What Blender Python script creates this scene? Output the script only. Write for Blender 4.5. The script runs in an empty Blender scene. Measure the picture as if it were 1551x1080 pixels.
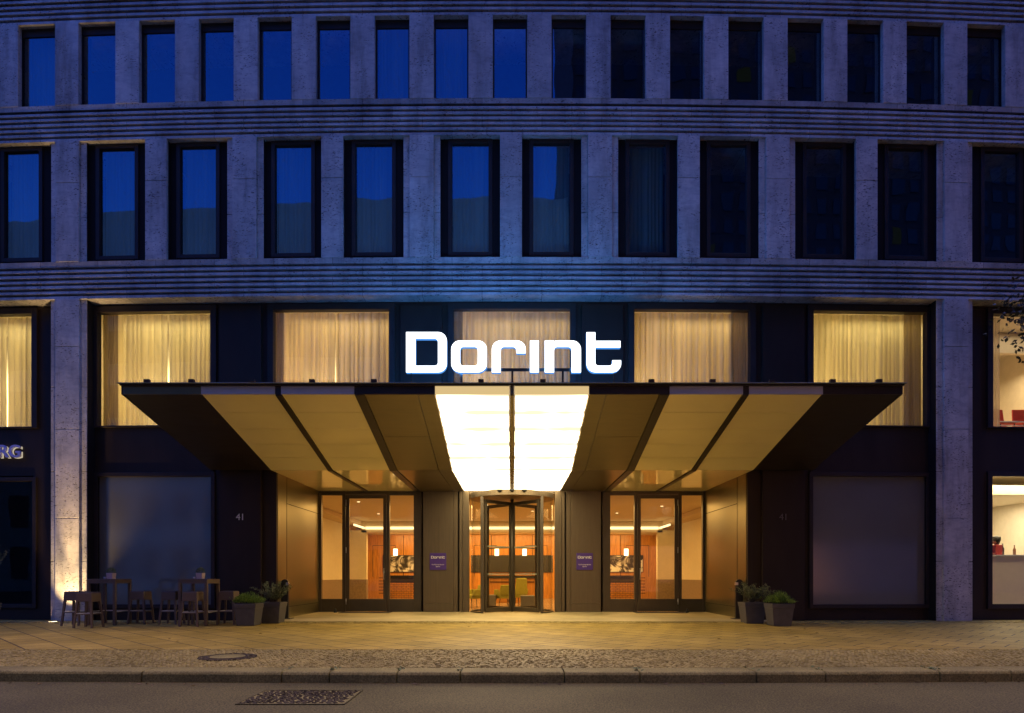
import bpy, bmesh, math, random
from mathutils import Vector, Matrix
random.seed(7)
R = random.Random(11)
scene = bpy.context.scene
COL = scene.collection
F = 992.0          # focal length in pixels of the 1551 px wide photograph
D = 16.0           # camera to facade
EYE = 1.12
K = 0.00202        # the facade is very slightly convex

# ------------------------------------------------------------------ helpers
def fx(px, dy=0.0):
    x = 0.0
    for _ in range(5):
        x = (px - 775.5) * (D + dy + K * x * x) / F
    return x
def gx(px, d): return (px - 775.5) * d / F
def gz(py, d): return EYE + (872 - py) * d / F
def bendy(x): return K * x * x

class MB:
    def __init__(s): s.v = []; s.f = []; s.sm = []
    def add(s, vs, fs, smooth=False):
        n = len(s.v); s.v += [tuple(p) for p in vs]
        for f in fs:
            s.f.append(tuple(n + i for i in f)); s.sm.append(smooth)
        return s
    def box(s, x0, x1, y0, y1, z0, z1):
        vs = [(x0,y0,z0),(x1,y0,z0),(x1,y1,z0),(x0,y1,z0),(x0,y0,z1),(x1,y0,z1),(x1,y1,z1),(x0,y1,z1)]
        return s.add(vs, [(0,3,2,1),(4,5,6,7),(0,1,5,4),(1,2,6,5),(2,3,7,6),(3,0,4,7)])
    def lbox(s, x0, x1, y0, y1, z0, z1, step=1.0):     # a long box in short lengths so that it can bend
        n = max(1, int(math.ceil((x1 - x0) / step)))
        prof = [(y0,z0),(y1,z0),(y1,z1),(y0,z1)]
        return s.extr(prof, [x0 + (x1-x0)*i/n for i in range(n+1)])
    def extr(s, prof, xs):                             # closed (y,z) profile swept along x
        m = len(prof); vs = []; fs = []
        for x in xs: vs += [(x, y, z) for y, z in prof]
        for i in range(len(xs)-1):
            for j in range(m):
                k = (j+1) % m
                fs.append((i*m+j, i*m+k, (i+1)*m+k, (i+1)*m+j))
        fs.append(tuple(range(m-1, -1, -1))); fs.append(tuple((len(xs)-1)*m + j for j in range(m)))
        return s.add(vs, fs)
    def taper(s, x0,x1,y0,y1,z0, X0,X1,Y0,Y1,z1):      # frustum
        vs = [(x0,y0,z0),(x1,y0,z0),(x1,y1,z0),(x0,y1,z0),(X0,Y0,z1),(X1,Y0,z1),(X1,Y1,z1),(X0,Y1,z1)]
        return s.add(vs, [(0,3,2,1),(4,5,6,7),(0,1,5,4),(1,2,6,5),(2,3,7,6),(3,0,4,7)])
    def quad(s, a, b, c, d): return s.add([a,b,c,d], [(0,1,2,3)])
    def cyl(s, cx, cy, z0, z1, r, r1=None, n=24, smooth=True):
        r1 = r if r1 is None else r1; vs = []; fs = []
        for i in range(n):
            a = 2*math.pi*i/n
            vs.append((cx+r*math.cos(a), cy+r*math.sin(a), z0)); vs.append((cx+r1*math.cos(a), cy+r1*math.sin(a), z1))
        for i in range(n):
            j = (i+1) % n; fs.append((2*i, 2*j, 2*j+1, 2*i+1))
        s.add(vs, fs, smooth)
        n0 = len(s.v) - 2*n
        s.f.append(tuple(n0+2*i for i in range(n-1,-1,-1))); s.sm.append(False)
        s.f.append(tuple(n0+2*i+1 for i in range(n))); s.sm.append(False)
        return s
    def tube(s, a, b, r0, r1, n=8):
        a = Vector(a); b = Vector(b); d = (b-a).normalized()
        u = d.orthogonal().normalized(); w = d.cross(u); vs = []; fs = []
        for p, r in ((a,r0),(b,r1)):
            for i in range(n):
                t = 2*math.pi*i/n; vs.append(p + (u*math.cos(t)+w*math.sin(t))*r)
        for i in range(n):
            j = (i+1)%n; fs.append((i,j,n+j,n+i))
        fs += [tuple(range(n-1,-1,-1)), tuple(range(n,2*n))]
        return s.add(vs, fs, True)
    def lathe(s, prof, cx=0, cy=0, n=24):              # prof: (r,z) from bottom to top
        vs = []; fs = []; m = len(prof)
        for i in range(n):
            a = 2*math.pi*i/n
            vs += [(cx+r*math.cos(a), cy+r*math.sin(a), z) for r, z in prof]
        for i in range(n):
            j = (i+1)%n
            for k in range(m-1): fs.append((i*m+k, j*m+k, j*m+k+1, i*m+k+1))
        s.add(vs, fs, True)
        n0 = len(s.v) - n*m
        s.f.append(tuple(n0+i*m for i in range(n-1,-1,-1))); s.sm.append(False)
        s.f.append(tuple(n0+i*m+m-1 for i in range(n))); s.sm.append(False)
        return s
    def build(s, name, m, parent=None, bend=False, bevel=0, loc=None):
        vs = s.v
        if bend: vs = [(x, y + bendy(x), z) for x, y, z in vs]
        me = bpy.data.meshes.new(name); me.from_pydata(vs, [], s.f)
        me.polygons.foreach_set('use_smooth', s.sm); me.update()
        me.materials.append(m)
        o = bpy.data.objects.new(name, me); COL.objects.link(o)
        if parent is not None: o.parent = parent
        if loc: o.location = loc
        if bevel:
            b = o.modifiers.new('bevel', 'BEVEL'); b.width = bevel; b.segments = 2; b.limit_method = 'ANGLE'
        return o

def tag(o, label=None, cat=None, group=None, kind=None):
    if label: o['label'] = label
    if cat: o['category'] = cat
    if group: o['group'] = group
    if kind: o['kind'] = kind
    return o
def thing(name, label, cat, loc=(0,0,0), group=None, rz=0):
    o = bpy.data.objects.new(name, None); COL.objects.link(o)
    o.location = loc; o.rotation_euler = (0,0,rz); o.empty_display_size = .2
    return tag(o, label, cat, group)
def copy_tree(o, parent=None):
    c = o.copy(); COL.objects.link(c); c.parent = parent
    for ch in [x for x in bpy.data.objects if x.parent == o]: copy_tree(ch, c)
    return c

# ------------------------------------------------------------------ materials
def nodes(name):
    m = bpy.data.materials.new(name); m.use_nodes = True
    nt = m.node_tree; nt.nodes.clear()
    out = nt.nodes.new('ShaderNodeOutputMaterial')
    return m, nt, out
def N(nt, t, **kw):
    n = nt.nodes.new(t)
    for k, v in kw.items():
        if k in n.inputs: n.inputs[k].default_value = v
        else: setattr(n, k, v)
    return n
def ramp(nt, src, stops):
    r = nt.nodes.new('ShaderNodeValToRGB'); cr = r.color_ramp
    while len(cr.elements) < len(stops): cr.elements.new(.5)
    for e, (p, c) in zip(cr.elements, stops):
        e.position = p; e.color = (c[0],c[1],c[2],1)
    nt.links.new(src, r.inputs[0]); return r
def plain(name, c, rough=.6, metal=0, var=.12, scale=6, bump=0.0, bscale=60, spec=.5, coat=0):
    m, nt, out = nodes(name)
    b = N(nt, 'ShaderNodeBsdfPrincipled', Roughness=rough, Metallic=metal)
    b.inputs['Specular IOR Level'].default_value = spec
    if coat: b.inputs['Coat Weight'].default_value = coat; b.inputs['Coat Roughness'].default_value = .08
    tc = N(nt, 'ShaderNodeTexCoord')
    no = N(nt, 'ShaderNodeTexNoise', Scale=scale, Detail=5.0)
    nt.links.new(tc.outputs['Object'], no.inputs['Vector'])
    r = ramp(nt, no.outputs['Fac'], [(.3, [x*(1-var) for x in c]), (.7, [min(1,x*(1+var)) for x in c])])
    nt.links.new(r.outputs[0], b.inputs['Base Color'])
    if bump:
        n2 = N(nt, 'ShaderNodeTexNoise', Scale=bscale, Detail=4.0)
        nt.links.new(tc.outputs['Object'], n2.inputs['Vector'])
        bp = N(nt, 'ShaderNodeBump', Strength=bump, Distance=.01)
        nt.links.new(n2.outputs['Fac'], bp.inputs['Height']); nt.links.new(bp.outputs[0], b.inputs['Normal'])
    nt.links.new(b.outputs[0], out.inputs[0])
    return m
def emit(name, c, s):
    m, nt, out = nodes(name)
    e = N(nt, 'ShaderNodeEmission', Color=(c[0],c[1],c[2],1), Strength=s)
    nt.links.new(e.outputs[0], out.inputs[0]); return m
def glass(name, refl, tint=(1,1,1), rough=0.0, wav=0.0):
    m, nt, out = nodes(name)
    tr = N(nt, 'ShaderNodeBsdfTransparent', Color=(tint[0],tint[1],tint[2],1))
    gl = N(nt, 'ShaderNodeBsdfGlossy', Color=(.95,.97,1,1), Roughness=rough)
    lw = N(nt, 'ShaderNodeLayerWeight', Blend=.5)
    pw = N(nt, 'ShaderNodeMath', operation='POWER'); nt.links.new(lw.outputs['Facing'], pw.inputs[0]); pw.inputs[1].default_value = 4.0
    mr = N(nt, 'ShaderNodeMapRange'); mr.inputs['To Min'].default_value = refl; mr.inputs['To Max'].default_value = min(1, refl+.6)
    nt.links.new(pw.outputs[0], mr.inputs['Value'])
    mx = N(nt, 'ShaderNodeMixShader')
    nt.links.new(mr.outputs[0], mx.inputs[0]); nt.links.new(tr.outputs[0], mx.inputs[1]); nt.links.new(gl.outputs[0], mx.inputs[2])
    if wav:
        tc = N(nt, 'ShaderNodeTexCoord')
        no = N(nt, 'ShaderNodeTexNoise', Scale=.9, Detail=1.0)
        nt.links.new(tc.outputs['Object'], no.inputs['Vector'])
        bp = N(nt, 'ShaderNodeBump', Strength=wav, Distance=.02)
        nt.links.new(no.outputs['Fac'], bp.inputs['Height']); nt.links.new(bp.outputs[0], gl.inputs['Normal'])
    nt.links.new(mx.outputs[0], out.inputs[0]); return m

def travertine(name, joints):
    m, nt, out = nodes(name)
    L = nt.links.new
    b = N(nt, 'ShaderNodeBsdfPrincipled', Roughness=.65)
    tc = N(nt, 'ShaderNodeTexCoord'); geo = tc.outputs['Object']
    n1 = N(nt, 'ShaderNodeTexNoise', Scale=.9, Detail=6.0, Roughness=.6); L(geo, n1.inputs['Vector'])
    # tilted veining
    mp = N(nt, 'ShaderNodeMapping'); mp.inputs['Rotation'].default_value = (0, math.radians(38), 0); mp.inputs['Scale'].default_value = (2.2, 2, 5)
    L(geo, mp.inputs['Vector'])
    n2 = N(nt, 'ShaderNodeTexNoise', Scale=1.6, Detail=8.0, Roughness=.68, Distortion=.8); L(mp.outputs[0], n2.inputs['Vector'])
    r1 = ramp(nt, n1.outputs['Fac'], [(.3,(.44,.43,.38)),(.7,(.70,.675,.59))])
    r2 = ramp(nt, n2.outputs['Fac'], [(.33,(.74,.74,.76)),(.5,(.95,.95,.95)),(.68,(1.08,1.07,1.05))])
    mul = N(nt, 'ShaderNodeMixRGB', blend_type='MULTIPLY', Fac=1.0); L(r1.outputs[0], mul.inputs[1]); L(r2.outputs[0], mul.inputs[2])
    # pits: small stretched holes, only in patches
    mp2 = N(nt, 'ShaderNodeMapping'); mp2.inputs['Rotation'].default_value = (0, math.radians(38), 0); mp2.inputs['Scale'].default_value = (16, 16, 38)
    L(geo, mp2.inputs['Vector'])
    n3 = N(nt, 'ShaderNodeTexNoise', Scale=1.0, Detail=3.0, Roughness=.6, Distortion=.4); L(mp2.outputs[0], n3.inputs['Vector'])
    n4 = N(nt, 'ShaderNodeTexNoise', Scale=1.7, Detail=3.0); L(geo, n4.inputs['Vector'])
    thr = ramp(nt, n3.outputs['Fac'], [(.36,(1,1,1)),(.42,(0,0,0))])
    pat = ramp(nt, n4.outputs['Fac'], [(.42,(0,0,0)),(.55,(1,1,1))])
    pit = N(nt, 'ShaderNodeMath', operation='MULTIPLY'); L(thr.outputs[0], pit.inputs[0]); L(pat.outputs[0], pit.inputs[1])
    mx = N(nt, 'ShaderNodeMixRGB', blend_type='MIX'); L(pit.outputs[0], mx.inputs[0]); L(mul.outputs[0], mx.inputs[1]); mx.inputs[2].default_value = (.10,.085,.075,1)
    mp5 = N(nt, 'ShaderNodeMapping'); mp5.inputs['Scale'].default_value = (2.2, 2.2, .35); L(geo, mp5.inputs['Vector'])
    n5 = N(nt, 'ShaderNodeTexNoise', Scale=1.3, Detail=7.0, Roughness=.65); L(mp5.outputs[0], n5.inputs['Vector'])
    r5 = ramp(nt, n5.outputs['Fac'], [(.32,(.62,.60,.58)),(.5,(.95,.95,.95)),(.7,(1.12,1.12,1.12))])
    m5 = N(nt, 'ShaderNodeMixRGB', blend_type='MULTIPLY', Fac=1.0); L(mx.outputs[0], m5.inputs[1]); L(r5.outputs[0], m5.inputs[2])
    oi = N(nt, 'ShaderNodeObjectInfo'); r6 = ramp(nt, oi.outputs['Random'], [(0,(.84,.84,.86)),(1,(1.12,1.1,1.08))])
    m6 = N(nt, 'ShaderNodeMixRGB', blend_type='MULTIPLY', Fac=1.0); L(m5.outputs[0], m6.inputs[1]); L(r6.outputs[0], m6.inputs[2])
    col = m6.outputs[0]
    if joints:
        sp = N(nt, 'ShaderNodeSeparateXYZ'); L(geo, sp.inputs[0])
        cb = N(nt, 'ShaderNodeCombineXYZ'); L(sp.outputs[0], cb.inputs[0]); L(sp.outputs[2], cb.inputs[1])
        br = N(nt, 'ShaderNodeTexBrick'); br.inputs['Scale'].default_value = 1; br.inputs['Brick Width'].default_value = 1.46
        br.inputs['Row Height'].default_value = .263; br.inputs['Mortar Size'].default_value = .006
        br.inputs['Color1'].default_value = (.74,.74,.76,1); br.inputs['Color2'].default_value = (1.1,1.08,1.06,1); br.inputs['Mortar'].default_value = (.3,.28,.26,1)
        L(cb.outputs[0], br.inputs['Vector'])
        m3 = N(nt, 'ShaderNodeMixRGB', blend_type='MULTIPLY', Fac=1.0); L(col, m3.inputs[1]); L(br.outputs['Color'], m3.inputs[2]); col = m3.outputs[0]
    L(col, b.inputs['Base Color'])
    bp = N(nt, 'ShaderNodeBump', Strength=.7, Distance=.012); bp.invert = True
    L(pit.outputs[0], bp.inputs['Height']); L(bp.outputs[0], b.inputs['Normal'])
    L(b.outputs[0], out.inputs[0]); return m

def brushed(name, c, rough, metal, stretch=(1,1,1), scale=3, var=.15, coat=0):
    m, nt, out = nodes(name); L = nt.links.new
    b = N(nt, 'ShaderNodeBsdfPrincipled', Metallic=metal)
    if coat: b.inputs['Coat Weight'].default_value = coat; b.inputs['Coat Roughness'].default_value = .04
    tc = N(nt, 'ShaderNodeTexCoord'); mp = N(nt, 'ShaderNodeMapping'); mp.inputs['Scale'].default_value = stretch
    L(tc.outputs['Object'], mp.inputs['Vector'])
    no = N(nt, 'ShaderNodeTexNoise', Scale=scale, Detail=6.0); L(mp.outputs[0], no.inputs['Vector'])
    r = ramp(nt, no.outputs['Fac'], [(.3,[x*(1-var) for x in c]),(.7,[x*(1+var) for x in c])]); L(r.outputs[0], b.inputs['Base Color'])
    rr = N(nt, 'ShaderNodeMapRange'); rr.inputs['To Min'].default_value = rough*.75; rr.inputs['To Max'].default_value = rough*1.25
    L(no.outputs['Fac'], rr.inputs['Value']); L(rr.outputs[0], b.inputs['Roughness'])
    L(b.outputs[0], out.inputs[0]); return m

M = {}
M['trav'] = travertine('travertine', False)
M['trav_band'] = travertine('travertine_band', True)
M['frame'] = brushed('dark_bronze_frame', (.040,.030,.024), .5, .1)
M['panel'] = brushed('dark_metal_panel', (.034,.022,.014), .5, .0, (1,1,.3))
M['panel_edge'] = plain('black_recess', (.012,.010,.009), .8, spec=.2)
for k_ in ('panel','frame'): M[k_].node_tree.nodes['Principled BSDF'].inputs['Specular IOR Level'].default_value = .25
M['bronze'] = plain('bronze_panel', (.19,.155,.062), .31, .7, .06, .7)
M['olive'] = brushed('olive_metal', (.17,.13,.075), .42, .6, (8,8,.5), 3, .1)
M['glass_up'] = glass('coated_glass', .20, (.75,.8,.85), 0, .22)
M['glass_lit'] = glass('window_glass', .06, (.95,.95,.93), 0, .05)
M['glass_door'] = glass('door_glass', .035, (.97,.95,.9))
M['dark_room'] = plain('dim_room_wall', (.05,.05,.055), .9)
M['room'] = plain('room_wall_cream', (.7,.62,.48), .9, var=.04)
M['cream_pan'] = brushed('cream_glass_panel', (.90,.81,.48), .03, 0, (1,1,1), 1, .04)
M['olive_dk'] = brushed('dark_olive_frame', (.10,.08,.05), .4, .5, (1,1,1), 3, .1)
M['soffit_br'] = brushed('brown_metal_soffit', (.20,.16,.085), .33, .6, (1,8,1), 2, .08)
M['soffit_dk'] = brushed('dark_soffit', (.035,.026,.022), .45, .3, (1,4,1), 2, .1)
M['fascia'] = plain('pale_metal_fascia', (.55,.55,.58), .45, .2, .04)
M['steel'] = plain('steel', (.5,.5,.5), .3, .9, .05)
M['black'] = plain('black_paint', (.015,.015,.016), .4)
M['ltpanel_edge'] = emit('lit_panel_edge', (1,.72,.33), .72)

def curtain_mat(name, c, tr):
    m, nt, out = nodes(name); L = nt.links.new
    di = N(nt, 'ShaderNodeBsdfDiffuse'); tl = N(nt, 'ShaderNodeBsdfTranslucent'); tp = N(nt, 'ShaderNodeBsdfTransparent')
    tc = N(nt, 'ShaderNodeTexCoord'); mp = N(nt, 'ShaderNodeMapping'); mp.inputs['Scale'].default_value = (7,7,.2); L(tc.outputs['Object'], mp.inputs['Vector'])
    no = N(nt, 'ShaderNodeTexNoise', Scale=1.0, Detail=2.0); L(mp.outputs[0], no.inputs['Vector'])
    r = ramp(nt, no.outputs['Fac'], [(.36,[x*.74 for x in c]),(.64,c)])
    L(r.outputs[0], di.inputs[0]); L(r.outputs[0], tl.inputs[0])
    a = N(nt, 'ShaderNodeMixShader', Fac=.6); L(di.outputs[0], a.inputs[1]); L(tl.outputs[0], a.inputs[2])
    b = N(nt, 'ShaderNodeMixShader', Fac=tr); L(a.outputs[0], b.inputs[1]); L(tp.outputs[0], b.inputs[2])
    L(b.outputs[0], out.inputs[0]); return m
M['curtain'] = curtain_mat('warm_curtain', (.80,.70,.45), .03)
M['curtain_c'] = curtain_mat('tan_curtain', (.80,.64,.42), .03)
M['curtain_grey'] = curtain_mat('grey_lining', (.48,.40,.25), .02)
M['sheer'] = curtain_mat('sheer_curtain', (.42,.66,.54), .12)
M['sheer2'] = curtain_mat('cafe_sheer', (.6,.5,.38), .25)

# ------------------------------------------------------------------ world and camera
w = bpy.data.worlds.new('World'); scene.world = w; w.use_nodes = True
nt = w.node_tree; nt.nodes.clear()
tc = N(nt, 'ShaderNodeTexCoord'); sp = N(nt, 'ShaderNodeSeparateXYZ'); nt.links.new(tc.outputs['Generated'], sp.inputs[0])
rp = ramp(nt, sp.outputs[2], [(0.0,(.10,.085,.12)),(.08,(.14,.15,.34)),(.28,(.02,.14,.80)),(.45,(.008,.085,.66)),(.62,(.004,.055,.54)),(.80,(.10,.18,.92)),(1.0,(.26,.35,1.35))])
bg = N(nt, 'ShaderNodeBackground', Strength=1.55); nt.links.new(rp.outputs[0], bg.inputs[0])
wo = N(nt, 'ShaderNodeOutputWorld'); nt.links.new(bg.outputs[0], wo.inputs[0])

cam = bpy.data.cameras.new('camera'); co = bpy.data.objects.new('camera', cam); COL.objects.link(co)
co.location = (0, -D, EYE); co.rotation_euler = (math.radians(90), 0, 0)
cam.sensor_width = 36; cam.lens = 36*F/1551; cam.shift_y = (872-540)/1551; cam.clip_end = 2000
scene.camera = co
scene.view_settings.view_transform = 'Standard'; scene.view_settings.look = 'None'
scene.view_settings.exposure = 0; scene.view_settings.gamma = 1
scene.cycles.use_denoising = True
scene.cycles.max_bounces = 7; scene.cycles.diffuse_bounces = 3; scene.cycles.glossy_bounces = 3; scene.cycles.transparent_max_bounces = 10
scene.cycles.sample_clamp_indirect = 4; scene.cycles.caustics_reflective = False; scene.cycles.caustics_refractive = False

def light(kind, name, loc, energy, color, rot=(0,0,0), size=None, size_y=None, **kw):
    l = bpy.data.lights.new(name, kind); l.energy = energy; l.color = color
    if kind == 'AREA':
        l.shape = 'RECTANGLE'; l.size = size; l.size_y = size_y or size
    for k, v in kw.items(): setattr(l, k, v)
    o = bpy.data.objects.new(name, l); COL.objects.link(o); o.location = loc; o.rotation_euler = rot
    return o

# ------------------------------------------------------------------ the hotel
H = thing('hotel_building', 'travertine hotel facade with fluted stone bands, tall windows and a recessed glazed entrance', 'building')
Z1, Z2, Z3, Z4, Z5 = 7.96, 8.88, 11.86, 12.75, 14.78
XE = 15.4
def band(z0, z1, n):
    h = (z1 - z0) / n; prof = [(1.6, z0)]
    for i in range(n):
        a = z0 + i*h
        prof += [(-.055, a), (-.045, a + h*.53), (.18, a + h*.53 + .004), (.18, a + h)] if i < n-1 else [(-.045, a), (-.055, a + h)]
    prof += [(1.6, z1)]
    xs = [-XE + 2*XE*i/60 for i in range(61)]
    mb = MB(); mb.extr(prof, xs)
    return mb.build('stone_band', M['trav_band'], H, bend=True)
band(Z1, Z2, 7); band(Z3, Z4, 7); band(Z5, Z5 + 1.6, 12)
mb = MB(); mb.lbox(-XE, XE, -.05, 1.6, Z5+1.61, 18.2); mb.build('upper_wall', M['trav'], H, bend=True)

def pier(px, z0, z1, wpx, joints=(), side=0.0, sj=(), dp=.03):
    x = fx(px, -.06); hw = wpx/2/61.5
    mb = MB()
    zz = [z0] + list(joints) + [z1]
    for i in range(len(zz)-1):
        a, b = zz[i] + (.005 if i else 0), zz[i+1] - (.005 if i < len(zz)-2 else 0)
        mb.box(x-hw, x+hw, -.065, dp, a, b)
    mb.box(x-hw+.012, x+hw-.012, -.02, dp-.01, z0+.01, z1-.01)
    if side:
        zz = [z0] + list(sj) + [z1]
        for sx in (-1, 1):
            for i in range(len(zz)-1):
                a, b = zz[i] + (.006 if i else 0), zz[i+1] - (.006 if i < len(zz)-2 else 0)
                xa, xb = sorted((x + sx*(hw+.001), x + sx*(hw+side)))
                mb.box(xa, xb, -.0, dp+.001, a, b)
    j = MB(); j.box(x-hw-side+.004, x+hw+side-.004, dp+.002, .45, z0, z1); j.build('pier_core', M['panel_edge'], H, bend=True)
    return mb.build('stone_pier', M['trav'], H, bend=True, bevel=.008)
# third row: evenly spaced piers
c3 = [-172,-81,10,101,192.5,283,372,460,549,638.5,728,817,906.5,996.5,1085,1175,1265.5,1355.5,1447.5,1540,1632,1724]
for p in c3: pier(p, Z4, Z5, 36.5, dp=.07)
# second row
wide = [-168,101.5,370,638.5,909,1178.5,1448.5,1718]
narrow = [-33,236,503,774,1043.5,1313,1583]
for p in wide: pier(p, Z2, Z3, 36.5, (10.83,), .155, (10.0,))
for p in narrow: pier(p, Z2, Z3, 33, (10.83,))
# ground and first floor
for p in (-168, 101.5, 1448.5, 1718): pier(p, 0, Z1, 38, (.29,2.54,4.74,6.78), .15, (1.48,3.70,5.80))

def curtain(parent, x0, x1, y, z0, z1, m, amp=.05, per=.15, bend=True, name='curtain'):
    mb = MB(); n = int((x1-x0)/.014); vs = []; ph = R.random()*6; p = 0; rows = 5
    f = 2*math.pi/per; cur = f; am = amp; pts = []
    for i in range(n+1):
        x = x0 + (x1-x0)*i/n
        if i % 9 == 0: cur = f * R.uniform(.55, 1.5); am = amp * R.uniform(.5, 1.3)
        p += cur*(x1-x0)/n
        q_ = math.sin(p*.5+ph); pts.append((x, 1.5*am*(abs(q_)**.75 - .5) + .02*math.sin(p*.13)))
    for j in range(rows):
        t = j/(rows-1)
        k = .9 + .2*(1-t)
        vs += [(x + .004*math.sin(j*1.3+i*.05), y + q*k, z0 + (z1-z0)*t) for i, (x, q) in enumerate(pts)]
    fs = [(j*(n+1)+i, j*(n+1)+i+1, (j+1)*(n+1)+i+1, (j+1)*(n+1)+i) for j in range(rows-1) for i in range(n)]
    mb.add(vs, fs, True)
    return mb.build(name, m, parent, bend=bend)
def pane(parent, x0, x1, y, z0, z1, m, bend=True):
    mb = MB(); mb.quad((x0,y,z0),(x1,y,z0),(x1,y,z1),(x0,y,z1)); return mb.build('pane', m, parent, bend=bend)
def frame(name, x0, x1, y0, y1, z0, z1, t, m, parent, bend=True, bottom=None, bars=()):
    b = t if bottom is None else bottom
    mb = MB(); mb.box(x0, x0+t, y0, y1, z0, z1); mb.box(x1-t, x1, y0, y1, z0, z1)
    mb.box(x0+t, x1-t, y0, y1, z1-t, z1); mb.box(x0+t, x1-t, y0, y1, z0, z0+b)
    for bx in bars: mb.box(bx-.02, bx+.02, y0+.005, y1-.005, z0+b, z1-t)
    return mb.build(name, m, parent, bend=bend, bevel=.006)

# third row windows
for i in range(len(c3)-1):
    x0 = fx(c3[i], 0) + .30; x1 = fx(c3[i+1], 0) - .30
    wf = frame('window', x0, x1, .075, .15, Z4-.02, Z5-.001, .035, M['frame'], H)
    mb = MB(); mb.box(x0+.035, x1-.035, .09, .14, Z5-.19, Z5-.036); mb.build('blind_box', M['frame'], wf, bend=True)
    pane(wf, x0+.03, x1-.03, .115, Z4+.01, Z5-.17, M['glass_up'])
    if i in (2, 8, 9): curtain(wf, x0+.05, x1-.05, .30, Z4+.02, Z5-.05, M['sheer'], .02, .11)
# second row windows: each in a dark side box
sec = sorted([(p, 'w') for p in wide] + [(p, 'n') for p in narrow])
for i in range(len(sec)-1):
    (a, ka), (b, kb) = sec[i], sec[i+1]
    x0 = fx(a, 0) + (.297+.155 if ka == 'w' else .268); x1 = fx(b, 0) - (.297+.155 if kb == 'w' else .268)
    xm = (x0+x1)/2; hw = .545
    wf = frame('window', xm-hw, xm+hw, .08, .20, 8.98, 11.84, .097, M['frame'], H)
    pane(wf, xm-hw+.09, xm+hw-.09, .15, 9.07, 11.75, M['glass_up'])
    mb = MB()
    for s, xe in ((-1, x0), (1, x1)):
        xa, xb = sorted((xm + s*(hw+.003), xe)); mb.box(xa, xb, .11, .20, 8.9, 11.85)
    mb.build('side_panel', M['panel_edge'], wf, bend=True)
    if i < 9:
        curtain(wf, xm-hw+.1, xm+hw-.1, .34, 9.0, 11.8, M['sheer'], .025, .12)
mb = MB(); mb.lbox(-XE, XE, 1.5, 1.6, 8.8, 15); mb.build('room_wall', M['dark_room'], H, bend=True)

# ground and first floor: dark metal curtain wall
bays = [-33, 234, 502, 775.5, 1048, 1317, 1585]
HW = 1.455
bx = [fx(p, .33) for p in bays]
PY = .34
wx0, wx1 = fx(-168, .3), fx(1718, .3)
PX0, PX1 = -5.9, 5.9
ZP = 3.70
mb = MB()
mb.lbox(wx0, wx1, PY, PY+.1, 7.885, Z1-.002)                     # head
for i in range(len(bays)-1):                                     # upright panels between the windows
    a, b = bx[i]+HW, bx[i+1]-HW
    if i in (0, 5): mb.box(a, b, PY, PY+.1, 0, 7.88); continue   # behind the stone piers
    zb = ZP+.25 if i in (2, 3) else 0
    if i in (1, 4):
        lo, hi = (a, PX0) if i == 1 else (PX1, b)
        mb.box(lo+.0, hi, PY, PY+.1, 0, ZP+.249)
        mb.box(a, b, PY, PY+.1, ZP+.251, 7.88)
    else: mb.box(a, b, PY, PY+.1, zb, 7.88)
for i in (0, 1, 2, 3, 4, 5, 6):
    z0 = 3.66 if i in (0,1,5,6) else ZP+.25
    mb.box(bx[i]-HW, bx[i]+HW, PY+.001, PY+.101, z0, 4.88)       # spandrels
    if i in (0,1,5,6): mb.box(bx[i]-HW, bx[i]+HW, PY+.001, PY+.101, 0, .37)
mb.build('wall_panel', M['panel'], H, bend=True)
for i in (1, 2, 3, 4):                                           # raised pilaster panels
    m_ = (bx[i]+bx[i+1])/2; zb = 0 if i in (1, 4) else ZP+.25
    l_, r_ = {1:(.56,.50), 4:(.50,.56)}.get(i, (.52,.52))
    mb = MB(); mb.box(m_-l_, m_+r_, PY-.09, PY-.002, zb, 7.86); mb.build('pilaster_panel', M['panel'], H, bend=True, bevel=.006)

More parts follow.
